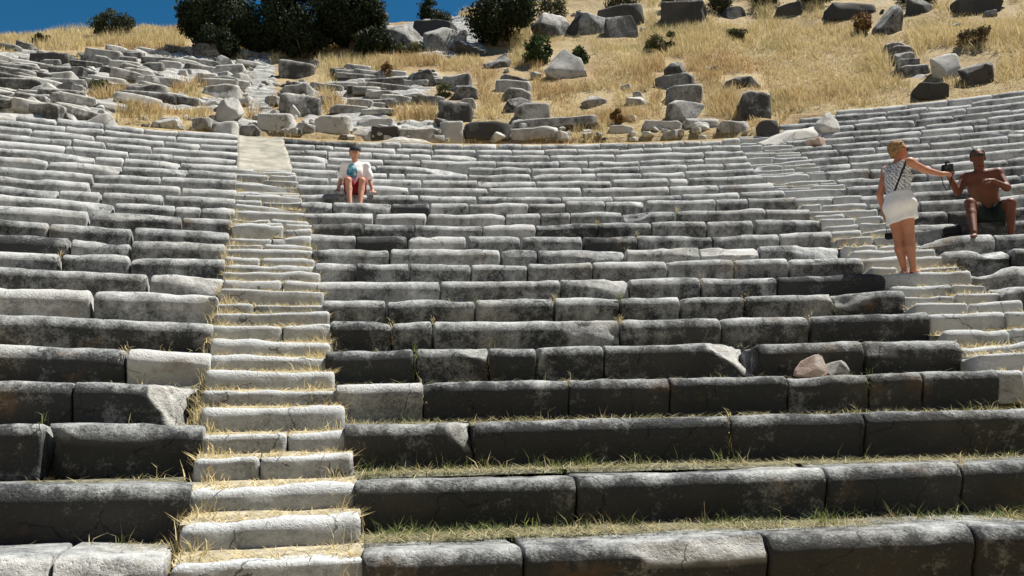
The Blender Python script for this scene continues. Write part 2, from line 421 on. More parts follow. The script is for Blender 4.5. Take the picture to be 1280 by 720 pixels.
def build_row(w, i, joints, tab, label):
    rnd = random.Random(hash((ord(w), i)) & 0xffff)
    R = RR(i)
    root = None
    seg = .045 if i <= 3 else .06 if i <= 6 else .10 if i < 12 else .16
    mids = []
    for b in range(len(joints)-1):
        pa, pb = joints[b], joints[b+1]
        Rb = R+rnd.uniform(-1, 1)*(.006 if i < 8 else .012)
        tha, za = z_for(i, pa, row_y(tab, i, pa), Rb); thb, zb = z_for(i, pb, row_y(tab, i, pb), Rb)
        jz = rnd.uniform(-1, 1)*(.004 if i < 5 else .007 if i < 12 else .011)
        A = pol(tha, Rb, za+jz); B = pol(thb, Rb, zb+jz)
        v = B-A; L = float(np.hypot(v[0], v[1])); rz = math.atan2(v[1], v[0])
        gap = rnd.uniform(.006, .018) if i > 3 else rnd.uniform(.005, .012)
        if rnd.random() < .15 and i > 3: gap += .03
        if b < len(joints)-2: JOINTS.append((w, i, B.copy(), thb, gap))
        Lb = max(.12, L-gap)
        h = r_+.05
        slope = (zb-za)/L
        mid = (A+B)/2
        loc = np.array([mid[0], mid[1], mid[2]-h])
        if root is None:
            root = empty('seat_row', (0, 0, 0)); tag(root, label, 'seat row', 'curved rows of stone seats')
        rad = rnd.uniform(.08, .10) if i < 4 else rnd.uniform(.095, .125) if i < 9 else rnd.uniform(.11, .14)
        ch = []
        def corner(side, cut, fv, nn=(.7, -.6, .5)):
            ch.append(((side*(Lb/2-cut), 0, h), (side*nn[0], nn[1], nn[2]), fv))
        key = (w, i, b)
        hL = Lb/2
        if key == ('m', 4, 4): ch.append(((hL-.42, .0, h), (.62, -.62, .5), .95))
        elif key == ('m', 2, 0): ch.append(((hL-.17, 0, h), (.62, -.72, .3), .6))
        elif key == ('m', 0, 1): ch.append(((.15, -.0, h-.11), (.06, -.80, .60), .75))
        elif key == ('l', 3, 1): ch.append(((hL-.34, 0, h), (.78, -.55, .22), 1))
        elif key == ('l', 4, 1): ch.append(((0, 0.02, h-.0), (.12, -.75, .62), 1)); ch.append(((hL-.05, 0, h), (.8, -.3, .3), 1))
        elif key == ('l', 5, 0): pass
        elif key == ('l', 6, 1): ch.append(((hL-.25, 0, h-.12), (.35, -.85, -.2), .8))
        elif key == ('l', 2, 1): ch.append(((-.3, .0, h-.14), (-.1, -.75, .62), 0.1)); ch.append(((-hL+.22, .06, h-.2), (-.45, -.85, -.1), 0))
        elif key == ('l', 1, 0): ch.append(((hL-.07, 0, h), (.6, -.6, .5), .6))
        elif key == ('m', 9, 5): ch.append(((0, .05, h-.1), (0, -.6, .8), .8))
        elif key == ('m', 5, 2): ch.append(((.3, .0, h-.13), (.1, -.95, .25), .25))
        elif key == ('l', 0, 0) or key == ('l', 0, 1): ch.append(((0, .02, h-.05), (rnd.uniform(-.2, .2), -.7, .66), .4))
        elif i > 2 and rnd.random() < (.3 if i < 8 else .34):
            corner(rnd.choice((-1, 1)), rnd.uniform(.05, .14), rnd.choice((0, 0, .3, .7)), (rnd.uniform(.4, .9), -rnd.uniform(.3, .8), rnd.uniform(.2, .7)))
            if rnd.random() < .3: ch.append(((rnd.uniform(-.3, .3)*Lb, 0, h-rnd.uniform(.05, .1)), (rnd.uniform(-.3, .3), -.8, rnd.uniform(.3, .7)), rnd.choice((0, .5))))
        big = (.0 if i < 3 else .02 if i < 8 else .025)*rnd.choice((0, 0, .5, 1, 1.6))
        if w == 'r' and 7 <= i <= 9 and b == 0: big = .12; rad = .14
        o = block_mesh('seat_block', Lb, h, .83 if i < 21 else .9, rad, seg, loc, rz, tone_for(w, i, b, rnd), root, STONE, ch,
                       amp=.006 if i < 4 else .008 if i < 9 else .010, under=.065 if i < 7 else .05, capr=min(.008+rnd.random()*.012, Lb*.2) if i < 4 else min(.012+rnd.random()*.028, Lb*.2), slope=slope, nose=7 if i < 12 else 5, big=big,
                       wear_toplightf=.52 if i < 5 else .42 if i < 9 else .26)
        mids.append((o, loc, rz))
        if b == 0: ROWEND[(w, i, 0)] = A
        if b == len(joints)-2: ROWEND[(w, i, 1)] = B
    # root at the row's base
    base = np.mean([m[1] for m in mids], 0)
    root.location = base
    for o, loc, rz in mids:
        o.location = loc-base; o.rotation_euler = (0, 0, rz)
    return root
for i in range(23):
    look = 'black-stained' if i < 4 else 'grey weathered' if i < 14 else 'pale worn'
    build_row('m', i, MID[i], ROWY, f'{look} stone seat row, {ORD[i]} up from the bottom in the wedge with the boy')
    build_row('l', i, LEFT[i], LEFTY, f'{look} stone seat row, {ORD[i]} up from the bottom in the wedge without people')
for i in range(4, 27):
    look = 'grey weathered' if i < 14 else 'pale worn'
    build_row('r', i, RIGHT[i], {}, f'{look} stone seat row, {ORD[i-4]} up from the bottom in the wedge with the man')
#PART2
# ------------------------------------------------------------------ stairways
RE_ = {3:1250,4:1205,5:1165,6:1132,7:1107,8:1080,9:1057,10:1041,11:1028,12:1013,13:997,14:982,15:968,16:955,17:945,18:940,19:935,20:930,21:927,22:926,2:1310,1:1390}
def step_stone(pa, pb, k, parent, rnd, seg, tone, base, drop=.05, back=.04, zj=0, name='step', hh=.27, wild=0):
    R = RR(k)+back*S+rnd.uniform(-.015, .015)*(1+2*wild); z = ZR(k)-drop+zj
    ta, tb = theta_at(pa, R, z), theta_at(pb, R, z)
    A, B = pol(ta, R, z), pol(tb, R, z); v = B-A; L = float(np.hypot(v[0], v[1])); rz = math.atan2(v[1], v[0])
    mid = (A+B)/2; loc = np.array([mid[0], mid[1], z-hh])
    ch = []
    sd_ = rnd.choice((-1, 1))
    if rnd.random() < .35: ch.append(((sd_*(L/2-rnd.uniform(.02, .06)), 0, hh), (sd_*.7, -.6, .5), .3))
    o = block_mesh(name, max(.15, L-rnd.uniform(.004, .03)), hh, .56, rnd.uniform(.025, .055), seg, loc, rz, tone, parent, STEP, ch, amp=.012, under=.01, capr=.03, slope=rnd.uniform(-.012, .012)*(1+2*wild), nose=4, big=rnd.choice((0, .02, .05)) if wild else rnd.choice((0, .0, .02)), wear_toplightf=.5)
    o.location = loc-base; o.rotation_euler = (0, 0, rz)
    return A, B, z
STEPS = []
def interp_tab(tab, k): 
    ks = sorted(tab); return float(np.interp(k, ks, [tab[q] for q in ks]))
LEDGE = {i: LEFT[i][-1] for i in LEFT}; LEDGE[0] = 215; LEDGE[1] = 236; LEDGE[3] = 256
MEDGE = {i: MID[i][0] for i in MID}
def stairway(name, label, tabL, tabR, k0, k1, dl, dr, seed):
    rnd = random.Random(seed)
    kb = (k0+k1)/4
    base = pol(theta_at((interp_tab(tabL, k0/2)+interp_tab(tabR, k0/2))/2, RR(k0/2), ZR(k0/2)), RR(k0/2), ZR(k0/2)-.3)
    root = empty(name, base); tag(root, label, 'stairs', 'stone stairways')
    for k in range(k0, k1+1):
        kk = k/2
        a = interp_tab(tabL, kk)-dl*(14 if kk < 8 else 8)/10; b = interp_tab(tabR, kk)+dr*(14 if kk < 8 else 8)/10
        seg = .05 if kk < 5 else .09 if kk < 12 else .16
        tone = rnd.uniform(-.22, .06)-(.2 if seed == 2 else .04)
        wild = 1 if (seed == 2 or kk > 9) else 0; zj = rnd.uniform(-.015, .015)*(1+1.2*wild)
        cuts = [a, b]
        if rnd.random() < (.75 if wild else .25): cuts = [a, a+(b-a)*rnd.uniform(.3, .7), b]
        for q in range(len(cuts)-1):
            A, B, z = step_stone(cuts[q], cuts[q+1], kk, root, rnd, seg, tone+rnd.uniform(-.06, .06), base, zj=zj+rnd.uniform(-.01, .01)*(1+2*wild), wild=wild)
            STEPS.append((name, seed, kk, A, B, z))
    return root, base
st1, b1 = stairway('stone_stairway', 'straw-littered stone stairway climbing straight up between the two lower wedges', LEDGE, MEDGE, -1, 34, 3, 5, 1)
# packed-earth ramp where the upper steps are buried
def ramp_mesh():
    V = []; F = []
    ks = np.linspace(16.9, 22.4, 24); m = 14
    for k in ks:
        R = RR(k)+.1; z = ZR(k)-.02
        ta = theta_at(interp_tab(LEDGE, k)-2, R, z); tb = theta_at(interp_tab(MEDGE, k)+2, R, z)
        for q in range(m):
            th = ta+(tb-ta)*q/(m-1); P = pol(th, R, z); P[2] += .03*float(fbm(P[None], 1.4, 3, 77)[0])-.035*math.sin(math.pi*q/(m-1)); V.append(P)
    for a in range(len(ks)-1):
        for q in range(m-1):
            i0 = a*m+q; F.append((i0, i0+1, i0+m+1, i0+m))
    n0 = len(V)
    V = np.array(V); V2 = V.copy(); V2[:, 2] -= .4
    W = np.concatenate([V, V2])-b1
    for q in range(m-1): F.append((q+1, q, q+n0, q+1+n0))
    for a in range(len(ks)-1):
        F.append((a*m, (a+1)*m, (a+1)*m+n0, a*m+n0)); e = a*m+m-1; F.append((e+m, e, e+n0, e+m+n0))
    o = mesh_np('ramp', W, F, EARTH, st1); o['label'] = 'smooth packed-earth ramp burying the upper steps'
EARTH = flat_mat('packed_earth', (.27, .255, .21), var=.3, scale=3.5)
ramp_mesh()
st2, b2 = stairway('stone_stairway', 'pale stone stairway running up beside the woman to the fallen white slab', RE_, RLEFT, 6, 45, 4, 6, 2)

# ------------------------------------------------------------------ loose stones, rocks
def rock_mesh(name, w, d, h, kind, tone, seed, parent=None, mat=None, fresh=0.0, res=3, strata=0):
    """irregular stone, local origin at its base centre. kind: block, boulder, point, slab"""
    rnd = np.random.default_rng(seed)
    bm = bmesh.new()
    if kind in ('block', 'slab'):
        bmesh.ops.create_cube(bm, size=1)
        bmesh.ops.subdivide_edges(bm, edges=bm.edges, cuts=9 if res >= 3 else 5, use_grid_fill=True)
        V = np.array([v.co for v in bm.verts])*2
        # rounded box: pull corners in a little
        n = np.linalg.norm(np.abs(V)**14, axis=1)**(1/14.)
        V = V/np.maximum((np.abs(V)**22).sum(1)**(1/22.), 1e-6)[:, None]
    else:
        pts = rnd.normal(size=(20, 3)); pts /= np.linalg.norm(pts, axis=1)[:, None]; pts /= (np.abs(pts)**5).sum(1)[:, None]**.2
        pts *= rnd.uniform(.82, 1.0, (20, 1))
        for p in pts: bm.verts.new(p)
        r = bmesh.ops.convex_hull(bm, input=bm.verts)
        bmesh.ops.delete(bm, geom=list({e for e in r['geom_interior']+r['geom_unused'] if isinstance(e, bmesh.types.BMVert) and e.is_valid}), context='VERTS')
        bmesh.ops.triangulate(bm, faces=bm.faces)
        bmesh.ops.bevel(bm, geom=bm.edges[:], offset=.035, segments=1, affect='EDGES')
        bmesh.ops.triangulate(bm, faces=bm.faces)
        for _ in range(3 if res >= 3 else 2):
            lg = [e for e in bm.edges if e.calc_length() > .18]
            if not lg: break
            bmesh.ops.subdivide_edges(bm, edges=lg, cuts=1); bmesh.ops.triangulate(bm, faces=bm.faces)
        V = np.array([v.co for v in bm.verts])
    off = rnd.uniform(-50, 50, 3)
    fr = np.zeros(len(V))
    nc = {'block': 4, 'slab': 4, 'boulder': 2, 'point': 3}[kind]
    if kind == 'point':
        t = (V[:, 2]+1)/2; V[:, 0] = V[:, 0]*(1-.75*t**1.2)+.25*t; V[:, 1] *= (1-.5*t)
    for k in range(nc):
        n = rnd.normal(size=3); n /= np.linalg.norm(n)
        if n[2] < -.3: n[2] *= -1
        lim = np.max(V@n)*(rnd.uniform(.62, .9) if kind in ('boulder', 'point') else rnd.uniform(.8, .95))
        dd = V@n-lim; mk = dd > 0
        V = V-np.where(mk, dd, 0)[:, None]*n
        if rnd.random() < .5: fr = np.maximum(fr, mk*fresh)
    V = V*np.array([w, d, h])/2
    m = min(w, h)
    V = V+ (np.stack([fbm(V+off, 1.1/m, 3, seed % 97+q) for q in range(3)], 1))*m*(.06 if kind in ('block', 'slab') else .05)
    if strata:
        q = fbm(np.stack([V[:, 0]*.3, V[:, 1]*.3, V[:, 2]*strata], 1)+off, 1.0, 2, 5)
        V[:, :2] *= (1+.10*q)[:, None]
    # keep exact width and height
    for ax, ext in ((0, w), (2, h)):
        lo, hi = V[:, ax].min(), V[:, ax].max(); V[:, ax] = (V[:, ax]-(lo+hi)/2)*ext/(hi-lo)
    V[:, 2] -= V[:, 2].min()
    for v, p in zip(bm.verts, V): v.co = p
    bm.normal_update()
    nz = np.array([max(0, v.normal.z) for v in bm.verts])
    me = bpy.data.meshes.new(name); bm.to_mesh(me); bm.free()
    me.polygons.foreach_set('use_smooth', np.full(len(me.polygons), True))
    for nm, a in (('tone', np.full(len(V), tone)), ('fresh', fr), ('wear', nz*.5)):  # last mask paints up-facing sides paler, as if lit from above
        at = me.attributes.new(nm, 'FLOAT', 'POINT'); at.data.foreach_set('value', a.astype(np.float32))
    me.materials.append(mat or ROCK)
    o = bpy.data.objects.new(name, me); COL.objects.link(o)
    if parent: o.parent = parent
    return o
_seed = [100]
BOXES = []
def stone_at(box, kind='block', tone=0, yaw=0, tilt=(0, 0), dk=.8, fresh=0, name='boulder', label=None, cat='boulder', parent=None, base=None, group=None, strata=0, sink=.12, mat=None, zfrom=None, res=3):
    """a stone whose outline fills the pixel box, standing on the slope where the box's foot meets it"""
    x0, y0, x1, y1 = box; _seed[0] += 1; BOXES.append((box, parent is not None))
    P = hit((x0+x1)/2, y1) if zfrom is None else zfrom
    w_ = project(P)[2]; ppm = FPX/w_
    w = (x1-x0)/ppm; h = (y1-y0)/ppm*1.02
    d = w*dk
    o = rock_mesh(name, w/(abs(math.cos(yaw))+abs(math.sin(yaw))*dk*.8), d, h*(1+sink), kind, tone, _seed[0], parent, mat, fresh, res, strata)
    back = np.array([P[0]-0, P[1]-0, 0]); back /= np.linalg.norm(back)
    L = P+back*d*.42; L[2] = P[2]-h*sink
    if base is not None: L = L-base
    o.location = L; o.rotation_euler = (tilt[0], tilt[1], yaw)
    if parent is None: tag(o, label, cat, group)
    return o
def stack(boxes, label, tone, cat='stone stack', name='stone_stack', group=None, kinds=None):
    P = hit((boxes[-1][0]+boxes[-1][2])/2, boxes[-1][3])
    root = empty(name, P); tag(root, label, cat, group)
    for k, bx in enumerate(boxes):
        t = tone[k] if isinstance(tone, (list, tuple)) else tone+random.uniform(-.1, .1)
        bx = (bx[0]-random.uniform(-4, 5), bx[1]-random.uniform(0, 3), bx[2]+random.uniform(-4, 5), bx[3]+random.uniform(0, 3))
        stone_at(bx, (kinds[k] if kinds else random.choice(('block', 'boulder', 'block'))), t, random.uniform(-.3, .3), (random.uniform(-.1, .1), random.uniform(-.1, .1)), dk=random.uniform(.6, 1.0), fresh=.3, name='stone', parent=root, base=P, sink=.45, strata=1.5)
    return root
stack([(262, 68, 300, 84), (268, 82, 314, 96), (264, 95, 310, 108), (256, 106, 308, 123), (268, 90, 296, 100)], 'low stack of pale slabs on the uphill side of the bare rock path', -.1)
stack([(346, 76, 399, 97), (345, 94, 400, 108), (348, 104, 402, 120), (347, 118, 405, 143), (352, 126, 380, 146)], 'stack of cracked grey blocks with a long squared block on top, by the path', [.22, .05, .0, .05, -.3])
stack([(506, 88, 552, 107), (548, 94, 597, 111), (566, 109, 597, 123), (578, 122, 598, 136), (542, 123, 592, 151)], 'stepped stack of dark blocks left from the upper stairs, next to dry grass gap', [.2, .0, .15, -.1, .3])
stack([(620, 86, 664, 102), (622, 100, 667, 114), (624, 112, 664, 126), (623, 120, 668, 138), (640, 130, 684, 152)], 'narrow ladder-like stack of layered grey slabs below the big pale boulder', [.3, -.1, .05, .2, 0])
stack([(828, 74, 863, 94), (820, 93, 868, 110), (832, 108, 880, 128), (830, 121, 887, 150)], 'tumbled stack of grey blocks in tall grass, widest block lowest', [.25, .3, .05, .12])
stack([(1107, 53, 1132, 62), (1110, 60, 1140, 68), (1110, 67, 1146, 76), (1114, 75, 1150, 84), (1118, 83, 1154, 92), (1124, 90, 1158, 99)], 'remnant flight of thin grey steps high in the yellow grass', [.1, .1, .05, .1, .05, 0], cat='steps', name='step_remnant')
SB = [((40, 65, 97, 83), 'slab', .32, .1, 'long dark flat slab at the slope edge', 'slab', .5, 0), ((76, 83, 114, 99), 'block', .2, -.2, 'dark grey block behind a pale ledge', 'block', .6, 0),
((38, 92, 100, 106), 'slab', -.25, 0, 'broad pale slab under the dark grey block', 'slab', .6, 0), ((38, 101, 75, 122), 'boulder', -.1, .3, 'rounded light boulder touching a blackened boulder', 'boulder', .7, .4),
((64, 99, 105, 123), 'boulder', .38, -.3, 'blackened boulder beside a small green bush', 'boulder', .7, .3), ((160, 105, 215, 129), 'block', .1, .25, 'squared fallen block with grooved end among dry grass', 'block', .6, .3),
((101, 136, 150, 171), 'boulder', -.4, .4, 'white angular boulder just above the top seat row', 'boulder', .7, .7), ((72, 138, 102, 164), 'point', .12, .2, 'small brownish rock next to the white angular boulder', 'rock', .8, 0),
((201, 146, 226, 161), 'block', -.55, .05, 'small white squared stone in straw', 'block', .7, .8), ((262, 117, 308, 154), 'point', -.5, -.3, 'white pointed boulder at the foot of the rock path', 'boulder', .6, .8),
((232, 50, 278, 73), 'boulder', .12, .2, 'grey split rock below the dark trees', 'rock', .7, .2), ((104, 60, 152, 78), 'slab', -.05, .2, 'flat whitish slab with a brown broken end in grass', 'slab', .5, .4),
((602, 60, 638, 86), 'point', .28, .1, 'dark leaning pointed rock above the stacks', 'rock', .6, 0), ((677, 54, 740, 99), 'point', -.2, .1, 'big pale boulder with green bushes either side', 'boulder', .7, .5),
((723, 116, 768, 136), 'boulder', .02, .2, 'low grey rock sunk in golden grass', 'rock', .8, .2), ((921, 114, 964, 148), 'block', .2, .2, 'squared grey block standing alone in grass above the seats', 'block', .8, .1),
((903, 94, 952, 109), 'boulder', .15, .1, 'low flat grey rock half hidden by tall grass', 'rock', .8, 0), ((949, 149, 974, 170), 'block', .5, .1, 'small black cube of stone near the stair top', 'block', .9, 0),
((1139, 102, 1181, 124), 'block', .55, -.15, 'black squared block sitting above the top seats', 'block', .8, 0), ((1158, 62, 1206, 99), 'boulder', -.6, .5, 'tilted boulder with bright white top face', 'boulder', .8, .9),
((1200, 70, 1246, 106), 'boulder', .3, -.2, 'dark rough rock right beside the white-topped boulder', 'rock', .8, .1), ((1086, -4, 1131, 44), 'point', .12, .1, 'tall rounded grey boulder standing upright in grass', 'boulder', .7, .1),
((1215, -6, 1256, 14), 'boulder', .1, .2, 'grey boulder at the head of the grass slope', 'boulder', .8, .2), ((780, 118, 812, 132), 'boulder', -.15, .1, 'pale low rock beside brown grass tuft', 'rock', .8, .2),
((172, 96, 210, 106), 'slab', -.3, .1, 'thin pale slab lying on bedrock', 'slab', .7, .3), ((40, 128, 80, 148), 'slab', .1, .1, 'layered grey ledge stone above the outer seats', 'slab', .7, 0)]
for (bx, kd, tn, yw, lb, ct, dk, fr) in SB:
    nm = {'slab': 'fallen_slab', 'block': 'fallen_block', 'boulder': 'boulder', 'rock': 'rock'}[ct]
    stone_at(bx, kd, tn, yw, (random.uniform(-.1, .1), random.uniform(-.12, .12)), dk, fr, nm, lb, ct, strata=1.2 if kd != 'block' else 0)
# blocks of the walkway wall above the top seat row
DW = [((270, 150, 300, 176), 'block', -.15, 'grey block leaning at the head of the straight stairway', .2), ((298, 152, 326, 170), 'boulder', .05, 'rough grey stone beside the leaning block', .2), ((324, 141, 370, 163), 'block', -.35, 'white-topped block with dark front closing the stairway', .4), ((366, 150, 396, 170), 'boulder', 0, 'rubble stone next to the white-topped block', .3),
((393, 144, 441, 166), 'block', -.3, 'pale squared block bedded in the walkway wall', .5), ((438, 158, 468, 175), 'point', -.5, 'white five-sided stone in the walkway wall', .9), ((448, 147, 497, 158), 'slab', -.3, 'long pale slab capping dark hollow block', .4), ((463, 157, 500, 174), 'block', .55, 'black hollow-fronted block under a pale slab', 0),
((500, 159, 552, 176), 'slab', -.2, 'low flat pale rock in the walkway wall', .3), ((551, 149, 581, 176), 'block', -.5, 'white upright block at the end of the long dark block', .7), ((578, 151, 642, 174), 'block', .42, 'long blackened bench block lying above top seats', 0), ((640, 150, 750, 161), 'slab', .02, 'very long thin grey slab above the top seats', .1), ((637, 158, 700, 173), 'block', -.2, 'whitish block with dark pits in front of the long slab', .5), ((694, 161, 716, 172), 'boulder', .2, 'small dark stone wedged beside the whitish block', 0),
((800, 150, 850, 162), 'slab', -.25, 'flat pale stone in grass edge above the top row', .3), ((852, 148, 896, 160), 'slab', -.1, 'grey flat stone below the tumbled stack', .2), ((896, 150, 934, 164), 'slab', -.1, 'grey slab at the stair head beside the black cube', .2), ((760, 156, 792, 166), 'slab', -.3, 'small pale slab level with the top seats', .3)]
for (bx, kd, tn, lb, fr) in DW:
    stone_at(bx, kd, tn, random.uniform(-.1, .1), (random.uniform(-.06, .06), random.uniform(-.05, .05)), .8, fr, 'squared_block' if kd == 'block' else 'rough_stone', lb, 'block' if kd == 'block' else 'stone', group='stones of the walkway wall', sink=.2)
# fallen slab and rubble lying on the seats at the head of the second stairway
def on_row(px, i, back=.25):
    th = theta_at(px, RR(i)+back, ZR(i)); return pol(th, RR(i)+back, ZR(i)-.015)
P = on_row(1003, 21); o = rock_mesh('fallen_slab', 1.7, .8, .36, 'boulder', -.3, 901, None, ROCK, .5); o.location = P+np.array([-.1, .35, .05]); o.rotation_euler = (math.radians(14), math.radians(-17), .35); tag(o, 'long white slab fallen across the seat ends at the stairway head', 'slab')
P = on_row(1034, 22); o = rock_mesh('rock', .62, .6, .62, 'point', -.45, 902, None, ROCK, .9); o.location = P+np.array([0, 0, -.04]); tag(o, 'white broken rock lying on the seats by the fallen slab', 'rock')
P = on_row(1021, 20); o = rock_mesh('rock', .45, .4, .26, 'boulder', -.1, 903, None, PINK, .2); o.location = P+np.array([0, 0, -.03]); tag(o, 'brownish rubble stone under the white broken rock', 'rock')
P = on_row(1014, 3, .48); o = rock_mesh('loose_stone', .30, .24, .22, 'point', -.1, 904, None, PINK, .5); o.location = P+np.array([0, 0, -.005]); tag(o, 'pinkish pointed stone leaning on a lower seat row', 'stone')
P = on_row(1046, 3, .45); o = rock_mesh('loose_stone', .20, .2, .16, 'boulder', .05, 905, None, ROCK, .5); o.location = P+np.array([0, 0, -.005]); tag(o, 'small grey stone beside the pinkish pointed stone', 'stone')
# rocky ledges along the crest
CL = [((474, 22, 536, 66), .12, 'craggy grey outcrop beside the ragged crest bush'), ((526, 24, 584, 64), .05, 'broad cracked outcrop between the ragged bush and the solid bushy tree'), ((556, 44, 612, 72), .3, 'low dark outcrop at the foot of the solid bushy tree'), ((664, 8, 722, 46), .1, 'pale-topped outcrop in the lee of the solid bushy tree'), ((712, 2, 768, 42), .0, 'long grey outcrop next to the pale-topped one'), ((752, 12, 800, 48), .3, 'dark overhanging outcrop with grass below it')]
for (bx, tn, lb) in CL:
    stone_at(bx, 'boulder', tn, random.uniform(-.3, .3), (0, random.uniform(-.12, .12)), .6, .2, 'craggy_rock', lb, 'rock', group='rock outcrops along the crest', strata=1.8, sink=.3)
for k in range(10):
    x = 470+k*72+random.uniform(-12, 12); x = x if x < 585 else x+95
    if x > 1240: break
    yy = np.interp(x, [470, 600, 680, 800, 900, 1060, 1250], [30, 34, 34, 16, 20, 8, 4])+random.uniform(-6, 6); ww = random.uniform(34, 62); hh_ = random.uniform(18, 28)
    stone_at((x-ww/2, yy-hh_*.6, x+ww/2, yy+hh_*.5), random.choice(('boulder', 'boulder', 'slab')), random.uniform(.35, .55), random.uniform(-.4, .4), (0, random.uniform(-.2, .2)), .6, .05, 'crest_rock', 'dark jagged rock in the broken ledge along the hill crest', 'rock', group='rocks of the crest ledge', strata=1.8, sink=.3)
def rubble():
    VV = []; FF = []; TT = []; n0 = 0
    protos = []
    for q in range(10):
        o = rock_mesh('rubble', 1, .8, .6, 'boulder' if q % 3 else 'slab', 0, 700+q, None, ROCK, .5, 2); me = o.data
        protos.append((np.array([v.co for v in me.vertices]), [tuple(p.vertices) for p in me.polygons])); bpy.data.objects.remove(o); bpy.data.meshes.remove(me)
    cnt = 0
    while cnt < 390:
        if cnt < 150: px, py = RNG.uniform(-30, 940), RNG.uniform(158, 176)
        elif cnt < 330: px, py = RNG.uniform(-30, 420), RNG.uniform(55, 170)
        elif cnt < 360: px, py = RNG.uniform(420, 900), RNG.uniform(80, 170)
        else: px, py = RNG.uniform(460, 1290), RNG.uniform(-5, 60)
        cnt += 1
        P = hit(px, py)
        th = math.atan2(P[0]-CX, P[1]-CY); 
        if math.hypot(P[0]-CX, P[1]-CY) < RR(float(itop(th)))+.15: continue
        V, F = protos[RNG.integers(0, 10)]; sz = RNG.uniform(.12, .32)*(1.8 if RNG.random() < .15 else 1)
        a = RNG.uniform(0, 6.28); W = (V*sz)@rotz_(a).T+P-np.array([0, 0, sz*.18])
        VV.append(W); FF += [tuple(i+n0 for i in f) for f in F]; n0 += len(W); TT.append(np.full(len(W), RNG.uniform(-.35, .3)))
    V = np.concatenate(VV); z = np.zeros(len(V))
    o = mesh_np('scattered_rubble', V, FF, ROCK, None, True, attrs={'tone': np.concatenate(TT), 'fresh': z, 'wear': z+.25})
    tag(o, 'small broken stones strewn over the slope and walkway', 'rubble', kind='stuff')
def rotz_(a): c, s = math.cos(a), math.sin(a); return np.array([[c, -s, 0], [s, c, 0], [0, 0, 1]])
rubble()
def terrace(label, x0, x1, y0, y1, n):
    protos = []
    for q in range(8):
        o = rock_mesh('slab', 1, .8, .6, 'slab', random.uniform(-.25, .2), 760+q+int(x0), None, ROCK, .5, 2); protos.append(o.data); bpy.data.objects.remove(o)
    base = hit((x0+x1)/2, y1); root = empty('ruined_terrace', base); tag(root, label, 'ruins', 'ruined terraces above the seats')
    k = 0; tries = 0
    while k < n and tries < n*6:
        tries += 1
        P = hit(RNG.uniform(x0, x1), RNG.uniform(y0, y1))
        if rockmask(P[None])[0] < .5: continue
        th = math.atan2(P[0]-CX, P[1]-CY)
        if math.hypot(P[0]-CX, P[1]-CY) < RR(float(itop(th)))+.5: continue
        o = bpy.data.objects.new('slab', protos[k % 8]); COL.objects.link(o); o.parent = root
        o.location = P-base-np.array([0, 0, .06]); o.scale = (RNG.uniform(.5, 1.5), RNG.uniform(.4, .7), RNG.uniform(.25, .5)); o.rotation_euler = (RNG.uniform(-.06, .06), RNG.uniform(-.08, .08), RNG.uniform(-.25, .25)-th)
        k += 1
terrace('jumble of broken grey slabs stepping up the slope above the wedge without people', -40, 312, 58, 150, 92)
terrace('layered flat grey slabs on bedrock beyond the stack with the long squared block', 405, 545, 88, 145, 38)
#PART3
# ------------------------------------------------------------------ grass and weeds
def blades(name, B, H, W, col, lean=.5, parent=None, mat=None, dirs=None, droop=.25, lmin=0):
    n = len(B)
    az = RNG.uniform(0, 2*np.pi, n); la = np.abs(RNG.normal(0, lean, n)).clip(lmin, 1.45)
    if dirs is not None: az = dirs+RNG.normal(0, .5, n)
    dx, dy = np.cos(az), np.sin(az)
    T = np.stack([dx*np.sin(la), dy*np.sin(la), np.cos(la)], 1)
    fa = RNG.uniform(0, 2*np.pi, n); Wd = np.stack([np.cos(fa), np.sin(fa), np.zeros(n)], 1)*W[:, None]*.5
    mid = B+T*(H*.55)[:, None]
    T2 = T+np.stack([dx, dy, -np.ones(n)*.5], 1)*(droop*RNG.uniform(.2, 1.6, n))[:, None]
    T2 /= np.linalg.norm(T2, axis=1)[:, None]
    tip = mid+T2*(H*.45)[:, None]
    V = np.stack([B-Wd, B+Wd, mid+Wd*.7, mid-Wd*.7, tip], 1).reshape(-1, 3)
    k = np.arange(n)[:, None]*5
    F1 = k+np.array([[0, 1, 2]]); F2 = k+np.array([[0, 2, 3]]); F3 = k+np.array([[3, 2, 4]])
    F = np.concatenate([F1, F2, F3])
    C = np.repeat(col, 5, 0)
    return mesh_np(name, V, F, mat or GRASS, parent, False, cols={'col': C})
PALE = np.array([.71, .61, .37]); STRAW = np.array([.58, .455, .215]); RUST = np.array([.40, .23, .095]); OLIVE = np.array([.20, .20, .07]); GREEN = np.array([.085, .13, .035])
